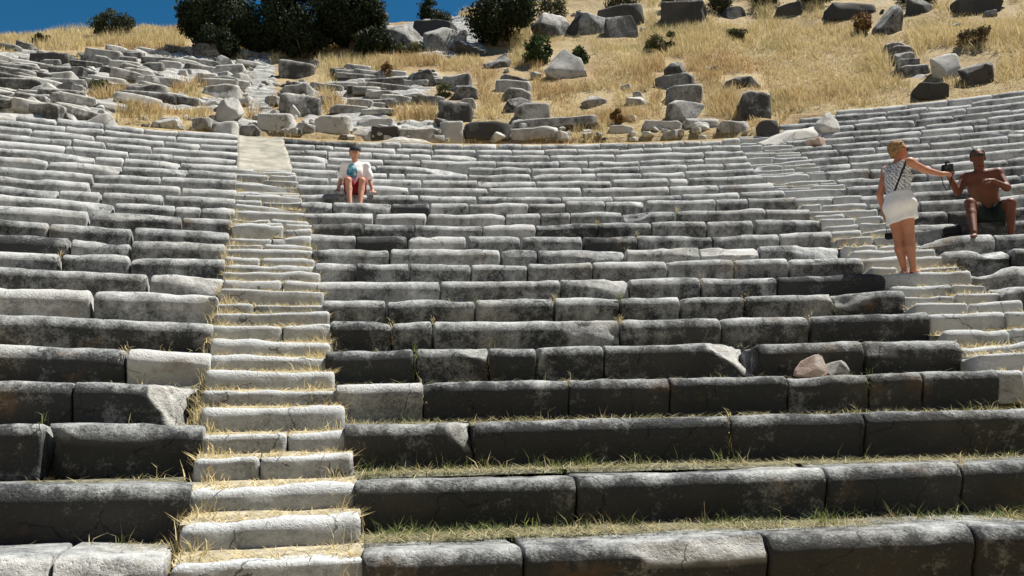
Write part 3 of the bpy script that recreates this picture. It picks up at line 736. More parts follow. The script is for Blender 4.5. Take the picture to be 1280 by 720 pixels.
def hill_grass():
    n = 125000
    th = RNG.uniform(-.52, .52, n); d = RNG.uniform(.3, 22, n)
    R = RR(itop(th))+d
    x = CX+R*np.sin(th); y = CY+R*np.cos(th); z = terrain(x, y)
    P = np.stack([x, y, z], 1)
    px, py, w = project(P)
    rk = rockmask(P)
    Q = P*np.array([1, 1, 0])
    dens = fbm(Q, .45, 3, 61)
    orange = sstep(-.1, .5, fbm(Q, .3, 3, 62)+.55*(((px-760)/120)**2+((py-105)/55)**2 < 1)+.3*(((px-650)/60)**2+((py-110)/50)**2 < 1))
    green = sstep(.45, .75, fbm(Q, .8, 2, 63))*.7
    edge = (d > .9) | (RNG.random(n) < .25)
    keep = (px > -140) & (px < 1420) & (py > -120) & (RNG.random(n) < (1-rk*.97)*np.clip(.75+dens*.8, .12, 1)) & edge
    hfac = np.ones(n)
    for (x0, y0, x1, y1), st in BOXES:
        keep &= ~((px > x0-1) & (px < x1+1) & (py > y0-2) & (py < y1+(4 if st else 1)))
        hfac = np.where((px > x0-3) & (px < x1+3) & (py >= y1) & (py < y1+9), np.minimum(hfac, .5), hfac)
    hfac = hfac[keep]
    P = P[keep]; orange = orange[keep]; green = green[keep]; m = len(P); rkk = rk[keep]; dd = d[keep]
    q = 5
    C = np.repeat(P, q, 0)+np.concatenate([RNG.normal(0, .07, (m*q, 2)), np.full((m*q, 1), -.03)], 1)
    hgt = np.clip(.30+.22*fbm(P*np.array([1, 1, 0]), .6, 2, 64), .12, .6)
    hgt = hgt*np.where(orange > .5, 1.15, 1)*(1-.55*rkk)*np.where(dd < 1.6, .6, 1)*hfac
    Hh = np.repeat(hgt, q)*RNG.uniform(.5, 1.25, m*q)
    t = RNG.random((m*q, 1))
    col = PALE*t+STRAW*(1-t)
    o_ = np.repeat(orange, q)[:, None]*RNG.uniform(0, .9, (m*q, 1)); col = col*(1-o_)+RUST*o_
    g_ = np.repeat(green, q)[:, None]*RNG.uniform(0, .8, (m*q, 1)); col = col*(1-g_)+OLIVE*g_
    col = col*RNG.uniform(.75, 1.15, (m*q, 1))
    o = blades('dry_grass', C, Hh, RNG.uniform(.010, .026, m*q), col, .38)
    tag(o, 'tall straw-yellow dry grass covering the hillside above the seats', 'grass', kind='stuff')
hill_grass()
def stair_straw():
    B = []; H = []; C = []
    for (nm, sd, kk, A, Bp, z) in STEPS:
        v = Bp-A; L = np.linalg.norm(v); u = v/L; bk = np.array([-u[1], u[0], 0])
        near = np.clip(1.15-kk/26, .25, 1)
        n = int((900 if sd == 1 else 520)*L*near)
        s = RNG.random(n)*L; f = .05+RNG.random(n)**.6*.33
        B.append(A+u*s[:, None]+bk*f[:, None]+np.array([0, 0, .0])); H.append(RNG.uniform(.03, .13, n)); C.append(PALE*(t := RNG.random((n, 1)))+STRAW*(1-t))
    B = np.concatenate(B); B[:, 2] -= .01
    H = np.concatenate(H); C = np.concatenate(C)*RNG.uniform(.7, 1.1, (len(B), 1))
    o = blades('straw_litter', B, H, RNG.uniform(.004, .010, len(B)), C, 1.6, droop=.1, lmin=1.0)
    tag(o, 'trampled yellow straw lying on the treads of both stairways', 'straw', kind='stuff')
stair_straw()
DUST = flat_mat('pale_dust', (.31, .275, .20), var=.35, scale=14)
MOSS = flat_mat('moss_and_dust', (.115, .11, .075), var=.7, scale=22)
def tread_earth():
    V = []; F = []
    def strip(A, u, bk, L, f0, f1, z0, z1, step=.06):
        n = max(3, int(L/step)); k0 = len(V)
        for q in range(n+1):
            p = A+u*(L*q/n)
            nz = float(fbm((p*np.array([1, 1, 3]))[None], 5, 2, 81)[0])
            for t in (0, .33, .66, 1):
                f = f0+(f1-f0)*t+(nz*.05 if t == 0 else 0)
                V.append(p+bk*f+np.array([0, 0, z0+(z1-z0)*t+.012*nz*math.sin(math.pi*t)-(.012 if t == 0 else 0)]))
        for q in range(n):
            for t in range(3):
                i0 = k0+q*4+t; F.append((i0, i0+4, i0+5, i0+1))
    for (nm, sd, kk, A, Bp, z) in STEPS:
        v = Bp-A; L = np.linalg.norm(v); u = v/L; bk = np.array([-u[1], u[0], 0])
        if sd == 1 or RNG.random() < .4: strip(A, u, bk, L, .15 if sd == 1 else .22, .42, .0, .035 if sd == 1 else .02)
    o = mesh_np('tread_earth', np.array(V), F, DUST, None, True)
    tag(o, 'pale earth and dust lodged on the stairway treads', 'earth', kind='stuff')
    V.clear(); F.clear()
    for w, ii in (('m', range(0, 6)), ('l', range(0, 5))):
        for i in ii:
            j = MID[i] if w == 'm' else LEFT[i]
            for a, b in zip(j[:-1], j[1:]):
                R = RR(i)+.02; A = pol(theta_at(a, R, ZR(i)), R, ZR(i)); B = pol(theta_at(b, R, ZR(i)), R, ZR(i)); v = B-A; L = np.linalg.norm(v); u = v/L; bk = np.array([-u[1], u[0], 0])
                strip(A, u, bk, L, .46, .76, -.012, .015)
    o = mesh_np('moss', np.array(V), F, MOSS, None, True)
    tag(o, 'grey-green moss and dust along the back of the lower seat treads', 'moss', kind='stuff')
tread_earth()
def edge_grass():
    B = []; H = []; C = []
    def strip(A0, A1, n, hm, spread, cm):
        t = RNG.random(n)[:, None]
        B.append(A0*(1-t)+A1*t+np.concatenate([RNG.normal(0, spread, (n, 2)), RNG.uniform(-.12, .0, (n, 1))], 1)); H.append(RNG.uniform(.3, 1.2, n)*hm)
        q = RNG.random((n, 1)); C.append((PALE*q+STRAW*(1-q))*(1-cm)+cm*(OLIVE*q+GREEN*(1-q)))
    for i in range(0, 17):                         # both sides of the straight stairway
        for key, sgn in ((('l', i, 1), 1), (('m', i, 0), -1)):
            a = ROWEND[key].copy(); b = ROWEND[(key[0], i+1, key[2])].copy()
            off = np.array([sgn*.06, 0, -.20]); a = a+off; b = b+off
            strip(a, b, int(np.interp(i, [0, 6, 16], [520, 420, 160])), np.interp(i, [0, 16], [.15, .12]), .06, .10 if sgn < 0 else .05)
    for i in range(4, 16):
        key = ('r', i, 0); a = ROWEND[key]+np.array([-.07, -.05, -.28]); b = ROWEND[('r', i+1, 0)]+np.array([-.07, 0, -.28])
        strip(a, b, 160 if i < 9 else 80, .13, .08, .25)
        if i in (4, 5): strip(ROWEND[('m', i, 1)]+np.array([.1, .1, -.2]), ROWEND[('m', i, 1)]+np.array([.35, .35, -.2]), 60, .12, .06, .2)
    B = np.concatenate(B); H = np.concatenate(H); C = np.concatenate(C)*RNG.uniform(.75, 1.15, (len(B), 1))
    o = blades('stair_edge_grass', B, H, RNG.uniform(.004, .011, len(B)), C, .55, droop=.5)
    tag(o, 'dry grass rooted along the stairway edges against the seat ends', 'grass', kind='stuff')
edge_grass()
def seat_weeds():
    B = []; H = []; C = []; LB = []
    spans = [('m', 0, 452, 1330, 5200, .88), ('m', 1, 442, 1340, 3800, .85), ('m', 2, 430, 1330, 1800, .6), ('m', 3, 420, 1250, 420, .5), ('m', 4, 404, 1200, 260, .4), ('m', 5, 411, 1165, 200, .4), ('m', 6, 402, 1130, 120, .3), ('l', 0, -40, 205, 420, .25), ('l', 1, -40, 235, 160, .3), ('l', 2, -40, 250, 180, .4), ('l', 3, -40, 247, 120, .3), ('l', 4, -40, 260, 60, .2)]
    for (w, i, p0, p1, n, gr) in spans:
        px = RNG.uniform(p0, p1, n)
        cl = fbm(np.stack([px*.012, px*0+i*7.7, px*0], 1), 1.0, 3, 71)
        keep = cl > -.35; px = px[keep]; cl = cl[keep]
        tha, thb = theta_at(p0, RR(i)+.6, ZR(i)), theta_at(p1, RR(i)+.6, ZR(i))
        th = tha+(thb-tha)*(px-p0)/(p1-p0)
        back = RR(i+1)-RR(i)-.02-np.abs(RNG.normal(0, .11, len(px)))
        R = RR(i)+np.clip(back, .1, .72)
        B.append(np.stack([CX+R*np.sin(th), CY+R*np.cos(th), np.full(len(px), ZR(i)-.03)], 1))
        H.append(RNG.uniform(.015, .055, len(px))*(.8+np.clip(cl, 0, 1)*2.0))
        g = (RNG.random((len(px), 1)) < gr)*1.0; q = RNG.random((len(px), 1))
        C.append(g*(GREEN*q*1.3+(np.array([.20, .24, .10]))*(1-q))+(1-g)*(PALE*q+STRAW*(1-q)))
        # a few taller weeds
        m = max(4, len(px)//60); k = RNG.integers(0, len(px), m)
        for kk in k:
            c = B[-1][kk]; nn = 9
            B.append(c+np.concatenate([RNG.normal(0, .02, (nn, 2)), np.zeros((nn, 1))], 1)); H.append(RNG.uniform(.06, .2, nn))
            q = RNG.random((nn, 1)); C.append((GREEN*q+OLIVE*(1-q))*1.5 if RNG.random() < gr else PALE*q+STRAW*(1-q))
            B[-1], B[-2] = B[-2], B[-1]; H[-1], H[-2] = H[-2], H[-1]; C[-1], C[-2] = C[-2], C[-1]
        m2 = len(px0 := RNG.uniform(p0, p1, int(n*.8)))
        th2 = tha+(thb-tha)*(px0-p0)/(p1-p0); R2 = RR(i)+RNG.uniform(.3, .66, m2)
        LB.append(np.stack([CX+R2*np.sin(th2), CY+R2*np.cos(th2), np.full(m2, ZR(i)+.004)], 1))
    LBc = np.concatenate(LB); q = RNG.random((len(LBc), 1))
    o = blades('fallen_stalks', LBc, RNG.uniform(.03, .14, len(LBc)), RNG.uniform(.003, .007, len(LBc)), (PALE*q+np.array([.20, .20, .085])*(1-q))*.75, 1.6, droop=.05, lmin=1.2)
    tag(o, 'dead stalks and straw lying on the lower seat treads', 'straw', kind='stuff')
    # tufts rooted in the joints between blocks
    rn = random.Random(5)
    for (w, i, P, th, gap) in JOINTS:
        if i > 12: continue
        pr = .5 if 2 <= i <= 7 else .15
        if rn.random() > pr: continue
        n = rn.choice((14, 26, 40)); inw = np.array([math.sin(th), math.cos(th), 0])
        zz = RNG.uniform(-.32, .02, n) if rn.random() < .6 else RNG.uniform(-.06, .02, n)
        c = P-inw*.0+inw[None]*RNG.uniform(-.015, .05, (n, 1)); c[:, 2] = P[2]+zz
        tv = np.array([math.cos(th), -math.sin(th), 0]); c = c+tv*RNG.normal(0, .015, (n, 1))
        B.append(c); H.append(RNG.uniform(.03, .11, n)); q = RNG.random((n, 1)); dr = 1 if rn.random() < .75 else 0
        C.append(dr*(PALE*.9*q+STRAW*(1-q))+(1-dr)*(OLIVE*q*1.5+GREEN*(1-q)*1.5))
    B = np.concatenate(B); H = np.concatenate(H); C = np.concatenate(C)*RNG.uniform(.7, 1.15, (len(B), 1))
    o = blades('seat_weeds', B, H, RNG.uniform(.003, .008, len(B)), C, 1.0, droop=.8)
    tag(o, 'green and dry weeds growing on seat treads and in block joints', 'weeds', kind='stuff')
seat_weeds()
# ------------------------------------------------------------------ shrubs and trees
def leaves(name, cen, rad, n, size, cols, parent, seed, clumps=26, shell=.55):
    g = np.random.default_rng(seed)
    u = g.normal(size=(clumps, 3)); u /= np.linalg.norm(u, axis=1)[:, None]
    cc = u*(shell+(1-shell)*g.random((clumps, 1)))*rad*.82+cen
    cr = g.uniform(.22, .42, clumps)
    k = g.integers(0, clumps, n)
    off = g.normal(size=(n, 3)); off /= np.linalg.norm(off, axis=1)[:, None]
    off *= g.random((n, 1))**.45
    P = cc[k]+off*cr[k][:, None]*rad
    a = g.normal(size=(n, 3)); a /= np.linalg.norm(a, axis=1)[:, None]
    b = np.cross(a, g.normal(size=(n, 3))); b /= np.linalg.norm(b, axis=1)[:, None]+1e-9
    s = size*g.uniform(.6, 1.4, (n, 1))
    V = np.stack([P-a*s, P+b*s*.45, P+a*s, P-b*s*.45], 1).reshape(-1, 3)
    F = np.arange(n*4).reshape(n, 4)
    t = g.random((n, 1)); C = np.array(cols[0])*t+np.array(cols[1])*(1-t)
    C = C*(.7+.6*g.random((clumps, 1))[k])
    return mesh_np(name, V, F, LEAF, parent, False, cols={'col': np.repeat(C, 4, 0)})
def tube(pts, rads, sides=7):
    V = []; F = []
    pts = [np.array(p, float) for p in pts]
    for k, p in enumerate(pts):
        t = pts[min(k+1, len(pts)-1)]-pts[max(k-1, 0)]; t /= np.linalg.norm(t)+1e-9
        a = np.cross(t, [0.3, 1, .2]); a /= np.linalg.norm(a); b = np.cross(t, a)
        for q in range(sides):
            an = 2*math.pi*q/sides; V.append(p+(a*math.cos(an)+b*math.sin(an))*rads[k])
    for k in range(len(pts)-1):
        for q in range(sides):
            F.append((k*sides+q, k*sides+(q+1) % sides, (k+1)*sides+(q+1) % sides, (k+1)*sides+q))
    F.append(tuple(range(sides))[::-1]); F.append(tuple(range((len(pts)-1)*sides, len(pts)*sides)))
    return V, F
def merge(parts):
    V = []; F = []
    for v, f in parts:
        n = len(V); V += list(v); F += [tuple(i+n for i in q) for q in f]
    return np.array(V), F
def plant(box, label, cols, n, size, seed, kind='tree', cat=None, group=None, depth=1.0, clumps=34):
    x0, y0, x1, y1 = box
    P = hit((x0+x1)/2, y1); w_ = project(P)[2]; ppm = FPX/w_
    W = (x1-x0)/ppm; Hh = (y1-y0)/ppm
    bk = np.array([P[0], P[1], 0]); bk /= np.linalg.norm(bk)
    P = P+bk*W*.3; P[2] = float(terrain(P[0], P[1]))-.1
    root = empty({'tree': 'olive_tree', 'shrub': 'shrub'}[kind], P)
    tag(root, label, cat or kind, group)
    g = random.Random(seed)
    tr = .22 if kind == 'tree' else .12
    parts = [tube([(0, 0, -.2), (g.uniform(-.05, .05)*W, 0, Hh*tr*.6), (g.uniform(-.08, .08)*W, 0, Hh*tr)], [.055*W, .045*W, .035*W])]
    for k in range(6):
        a = g.uniform(0, 6.28); e = np.array([math.cos(a)*W*.32, math.sin(a)*W*.32*depth, Hh*g.uniform(.5, .85)])
        s = np.array([0, 0, Hh*tr*g.uniform(.5, 1)])
        parts.append(tube([s, (s+e)/2+np.array([0, 0, -.05*Hh]), e], [.028*W, .018*W, .006*W], 5))
    V, F = merge(parts)
    mesh_np('trunk' if kind == 'tree' else 'stem', V, F, BARK, root)
    low = .02 if kind == 'tree' else .0
    leaves('crown' if kind == 'tree' else 'foliage', np.array([0, 0, Hh*(low+(1-low)/2)]), np.array([W*.5, W*.5*depth, Hh*(1-low)*.5]), n, size, cols, root, seed, clumps)
    return root
DK = ((.030, .042, .018), (.014, .022, .009)); GR = ((.055, .085, .028), (.025, .045, .014)); BR = ((.22, .13, .05), (.12, .07, .03)); OLV = ((.12, .13, .05), (.06, .07, .03))
TG = 'dark trees on the crest'
plant((206, -40, 326, 72), 'dark evergreen tree standing at the sky gap on the crest', DK, 16000, .075, 1, 'tree', 'tree', TG)
plant((318, -60, 424, 76), 'broad dark evergreen tree with branches joining a lower neighbour', DK, 16000, .075, 2, 'tree', 'tree', TG)
plant((392, -30, 492, 76), 'lower dark evergreen tree beside the open patch of sky', DK, 15000, .075, 3, 'tree', 'tree', TG)
plant((580, -22, 677, 66), 'solid dark bushy tree rising from the crest rocks', DK, 17000, .07, 4, 'tree', 'tree', TG)
plant((290, 20, 362, 72), 'low dark bush filling the gap between two evergreen trees', DK, 6000, .06, 41, 'shrub', 'bush')
plant((440, 30, 496, 76), 'low dark thicket under the lower evergreen tree', DK, 5000, .06, 42, 'shrub', 'bush')
plant((240, 30, 300, 76), 'low dark thicket under the tree at the sky gap', DK, 5000, .06, 43, 'shrub', 'bush')
plant((350, 34, 410, 78), 'low dark thicket under the broad evergreen tree', DK, 5000, .06, 44, 'shrub', 'bush')
plant((520, -8, 556, 24), 'ragged dark bush on the crest rocks against the sky', DK, 3000, .06, 5, 'shrub', 'bush')
plant((112, 10, 170, 52), 'grey-green thorny bush on the skyline', ((.06, .075, .045), (.03, .04, .022)), 6000, .05, 6, 'shrub', 'bush')
plant((40, 38, 62, 56), 'small dark bush at the far end of the skyline', DK, 1500, .05, 7, 'shrub', 'bush')
plant((652, 40, 692, 84), 'dark green bush on the uphill side of the big pale boulder', GR, 4200, .05, 8, 'shrub', 'bush')
plant((712, 56, 738, 82), 'small green bush growing behind the big pale boulder', GR, 1800, .05, 9, 'shrub', 'bush')
plant((904, 32, 936, 51), 'low green clump alone in pale grass', OLV, 1600, .05, 10, 'shrub', 'bush')
plant((804, 36, 852, 68), 'straggly olive-green scrub in golden grass', OLV, 1600, .05, 11, 'shrub', 'bush', clumps=14)
plant((1066, 8, 1092, 46), 'rust-brown dead bush against the upright boulder', BR, 1800, .05, 12, 'shrub', 'bush')
plant((110, 94, 138, 120), 'small dark green bush beside the blackened boulder', GR, 1500, .04, 13, 'shrub', 'bush')
plant((1196, 36, 1242, 62), 'grey-brown dry scrub above the white-topped boulder', ((.14, .11, .06), (.08, .07, .04)), 1500, .05, 14, 'shrub', 'bush', clumps=14)
plant((488, 50, 530, 68), 'green scrub at the foot of the crest rocks', OLV, 1500, .05, 15, 'shrub', 'bush', clumps=14)
plant((540, 100, 566, 124), 'olive weed bush growing between the dark stacked blocks', OLV, 900, .04, 16, 'shrub', 'bush', clumps=10)
plant((760, 128, 782, 156), 'brown dry tuft near the low grey rock', BR, 900, .04, 17, 'shrub', 'bush', clumps=10)
plant((470, 72, 492, 102), 'rust-coloured dry tuft above the bare bedrock', BR, 900, .04, 18, 'shrub', 'bush', clumps=10)
for k, (x, y, w, h, lb) in enumerate(((690, 20, 44, 26, 'dark scrub bush wedged beside the pale-topped outcrop'), (776, 6, 46, 24, 'dark scrub bush above the overhanging outcrop'), (846, 6, 50, 22, 'low dark scrub spreading over the crest ledge'), (900, 12, 40, 20, 'small round scrub bush in front of the crest ledge'), (958, 4, 54, 22, 'broad dark scrub bush on the crest ledge'), (1020, 4, 44, 20, 'dark scrub bush on the ledge before the upright boulder'), (1150, 2, 56, 18, 'dark scrub bush on the ledge beyond the upright boulder'), (552, 30, 34, 24, 'dark scrub bush rooted in the broad cracked outcrop'))):
    plant((x-w/2, y-h, x+w/2, y+h*.4), lb, ((.07, .075, .035), (.03, .038, .018)), 2600, .05, 60+k, 'shrub', 'bush', 'scrub along the crest')
#PART4
# ------------------------------------------------------------------ people: one continuous surface from a smooth-union distance field
def surface_nets(D, o, h):
    s = D < 0
    nx, ny, nz = D.shape
    c = np.zeros((nx-1, ny-1, nz-1), int)
    for a in (0, 1):
        for b in (0, 1):
            for d in (0, 1): c += s[a:nx-1+a, b:ny-1+b, d:nz-1+d]
    act = (c > 0) & (c < 8)
    I = np.argwhere(act); vid = -np.ones(act.shape, int); vid[act] = np.arange(len(I))
    acc = np.zeros((len(I), 3)); cnt = np.zeros(len(I))
    cor = [(a, b, d) for a in (0, 1) for b in (0, 1) for d in (0, 1)]
    for p in cor:
        for q in cor:
            if sum(abs(p[k]-q[k]) for k in range(3)) == 1 and p < q:
                v0 = D[I[:, 0]+p[0], I[:, 1]+p[1], I[:, 2]+p[2]]; v1 = D[I[:, 0]+q[0], I[:, 1]+q[1], I[:, 2]+q[2]]
                m = (v0 < 0) != (v1 < 0)
                t = np.where(m, v0/(v0-v1+1e-12), 0)
                pt = np.array(p)+t[:, None]*(np.array(q)-np.array(p))
                acc[m] += pt[m]; cnt[m] += 1
    V = (I+acc/cnt[:, None])*h+o
    F = []
    for ax in range(3):
        e = [0, 0, 0]; e[ax] = 1
        a0 = s[:nx-e[0], :ny-e[1], :nz-e[2]]; a1 = s[e[0]:, e[1]:, e[2]:]
        J = np.argwhere(a0 != a1); J = J[np.all(J[:, [k for k in range(3) if k != ax]] > 0, axis=1)]
        k1, k2 = (ax+1) % 3, (ax+2) % 3
        ok = (J[:, k1] < D.shape[k1]-1) & (J[:, k2] < D.shape[k2]-1); J = J[ok]
        d1 = np.zeros(3, int); d1[k1] = 1; d2 = np.zeros(3, int); d2[k2] = 1
        Q = np.stack([vid[tuple((J-d1-d2).T)], vid[tuple((J-d2).T)], vid[tuple(J.T)], vid[tuple((J-d1).T)]], 1)
        fl = a0[tuple(J.T)]; Q[~fl] = Q[~fl][:, ::-1]; F.append(Q)
    F = np.concatenate(F); F = F[(F >= 0).all(1)]
    return V, F
def field(prims, lo, hi, h):
    ax = [np.arange(lo[k], hi[k]+h, h) for k in range(3)]
    D = np.full([len(a) for a in ax], 9.)
    for pr in prims:
        kind, k = pr[0], pr[-1]
        if kind == 'cap': a, b, ra, rb = np.array(pr[1], float), np.array(pr[2], float), pr[3], pr[4]; mn = np.minimum(a, b)-max(ra, rb)-k-.03; mx = np.maximum(a, b)+max(ra, rb)+k+.03
        else: c, rd = np.array(pr[1], float), np.array(pr[2], float); m_ = max(rd); mn = c-m_-k-.03; mx = c+m_+k+.03
        sl = tuple(slice(max(0, int((mn[q]-lo[q])/h)), max(0, int((mx[q]-lo[q])/h)+2)) for q in range(3))
        X, Y, Z = np.meshgrid(ax[0][sl[0]], ax[1][sl[1]], ax[2][sl[2]], indexing='ij')
        if X.size == 0: continue
        P = np.stack([X, Y, Z], -1)
        if kind == 'cap':
            ab = b-a; t = np.clip(((P-a)@ab)/(ab@ab+1e-12), 0, 1)
            d = np.linalg.norm(P-a-t[..., None]*ab, axis=-1)-(ra+(rb-ra)*t)
        else:
            q = P-c
            if len(pr) > 4: q = q@np.array(pr[3])
            kk = np.linalg.norm(q/rd, axis=-1); d = (kk-1)*kk/(np.linalg.norm(q/rd**2, axis=-1)+1e-9)
        E_ = D[sl]
        hh = np.clip(.5+.5*(E_-d)/k, 0, 1)
        D[sl] = np.where(E_ > 5, d, E_*(1-hh)+d*hh-k*hh*(1-hh))
    return D, ax
def sdf_obj(name, prims, lo, hi, h, mat, parent, cut=None, noise=None, label=None):
    D, ax = field(prims, lo, hi, h)
    X, Y, Z = np.meshgrid(*ax, indexing='ij')
    if noise: D = D+noise[0]*fbm(np.stack([X, Y, Z], -1), noise[1], 2, 91)
    if cut is not None: D = np.maximum(D, cut(X, Y, Z))
    V, F = surface_nets(D, np.array(lo, float), h)
    o = mesh_np(name, V, F, mat, parent)
    if label: o['label'] = label
    return o
def rotz(a): c, s = math.cos(a), math.sin(a); return np.array([[c, -s, 0], [s, c, 0], [0, 0, 1]])
def hand(W, d, up, side, r=.0088, curl=.35, L=1.0):
    """prims for a hand: wrist W, pointing d, back of the hand up, thumb on +side; curl bends the fingers away from up"""
    W = np.array(W, float); d = np.array(d, float); d /= np.linalg.norm(d); up = np.array(up, float); up -= d*(up@d); up /= np.linalg.norm(up)
    s = np.cross(d, up)*side
    out = [('cap', W, W+d*.045*L, .024*L, .026*L, .015), ('cap', W+d*.03*L+s*.016*L, W+d*.085*L+s*.022*L, .016*L, .014*L, .015), ('cap', W+d*.03*L-s*.016*L, W+d*.08*L-s*.022*L, .016*L, .014*L, .015)]
    for q, (o, ln) in enumerate(((.030, .066), (.010, .074), (-.011, .069), (-.031, .054))):
        b = W+d*.085*L+s*o*L
        d1 = d*math.cos(curl*.7)-up*math.sin(curl*.7)+s*o*.8; d1 /= np.linalg.norm(d1)
        d2 = d*math.cos(curl*2)-up*math.sin(curl*2); m = b+d1*ln*.5*L
        out += [('cap', b, m, r, r*.92, .004), ('cap', m, m+d2*ln*.5*L, r*.92, r*.75, .004)]
    t0 = W+d*.025*L+s*.028*L; t1 = t0+(d*.7+s*.75-up*.25)*.038*L; t2 = t1+(d*.95+s*.2-up*.3)*.034*L
    out += [('cap', t0, t1, .013, .0105, .008), ('cap', t1, t2, .0105, .008, .004)]
    return out
def skin_mat(name, col):
    return flat_mat(name, col, .55, .3, .1, 9)
def lens_strip(name, cen, fdir, mat, parent, w=.075, r=.075):
    """wrap-round sunglasses: two lenses, a bridge and temples"""
    fd = np.array(fdir, float); fd /= np.linalg.norm(fd); rt = np.array([fd[1], -fd[0], 0]); rt /= np.linalg.norm(rt); up = np.cross(rt, fd)
    root = None; parts = []
    for s in (-1, 1):
        n = 8; ring = []
        for a in np.linspace(0, 2*np.pi, 12, endpoint=False): ring.append((.031*math.cos(a), .021*math.sin(a)))
        V = [cen+fd*(r+.004-abs(s*.034+u)*.25)+rt*(s*.034+u)+up*v for u, v in ring]+[cen+fd*(r+.010-abs(s*.034+u)*.25)+rt*(s*.034+u)+up*v for u, v in ring]
        F = [tuple(range(12)), tuple(range(23, 11, -1))]+[(q, (q+1) % 12, 12+(q+1) % 12, 12+q) for q in range(12)]
        parts.append((V, F))
        parts.append(tube([cen+fd*(r-.01)+rt*s*.064+up*.006, cen+fd*(r*.3)+rt*s*.078+up*.006, cen-fd*.02+rt*s*.078], [.004, .004, .003], 5))
    parts.append(tube([cen+fd*(r+.006)-rt*.012+up*.006, cen+fd*(r+.006)+rt*.012+up*.006], [.004, .004], 5))
    V, F = merge(parts)
    return mesh_np(name, V, F, mat, parent, False)
def head_prims(c, f, s=1.0):
    """skull, jaw, nose, brow, lips, ears facing f"""
    c = np.array(c, float); f = np.array(f, float); f /= np.linalg.norm(f); rt = np.array([f[1], -f[0], 0]); rt /= np.linalg.norm(rt); u = np.cross(rt, f)
    Rm = np.stack([rt, f, u], 1)
    out = [('ell', c+u*.02*s, (.074*s, .094*s, .092*s), Rm, .01), ('ell', c+f*.022*s-u*.05*s, (.054*s, .066*s, .062*s), Rm, .03), ('cap', c+f*.088*s+u*.012*s, c+f*.108*s-u*.022*s, .009*s, .013*s, .012),
           ('cap', c+f*.082*s-rt*.03*s+u*.03*s, c+f*.082*s+rt*.03*s+u*.03*s, .012*s, .012*s, .015), ('cap', c+f*.080*s-rt*.018*s-u*.055*s, c+f*.080*s+rt*.018*s-u*.055*s, .010*s, .010*s, .008), ('ell', c+f*.066*s-u*.095*s, (.024*s, .020*s, .018*s), Rm, .02)]
    for q in (-1, 1): out.append(('ell', c+rt*q*.078*s-f*.005*s-u*.01*s, (.010*s, .022*s, .032*s), Rm, .006))
    return out, rt, u
def eyes(parent, c, f, s=1.0):
    f = np.array(f, float); f /= np.linalg.norm(f); rt = np.array([f[1], -f[0], 0]); rt /= np.linalg.norm(rt); u = np.cross(rt, f)
    for q in (-1, 1):
        bm = bmesh.new(); bmesh.ops.create_uvsphere(bm, u_segments=10, v_segments=8, radius=.011*s)
        me = bpy.data.meshes.new('eye'); bm.to_mesh(me); bm.free(); me.materials.append(EYEM)
        o = bpy.data.objects.new('eye', me); COL.objects.link(o); o.parent = parent; o.location = np.array(c)+f*.082*s+rt*q*.031*s+u*.008*s
EYEM = flat_mat('eye_dark', (.05, .03, .02), .2, .5)
BLACKP = flat_mat('black_plastic', (.015, .015, .016), .35, .5)
BLACKC = flat_mat('black_cloth', (.018, .018, .02), .9, .1)

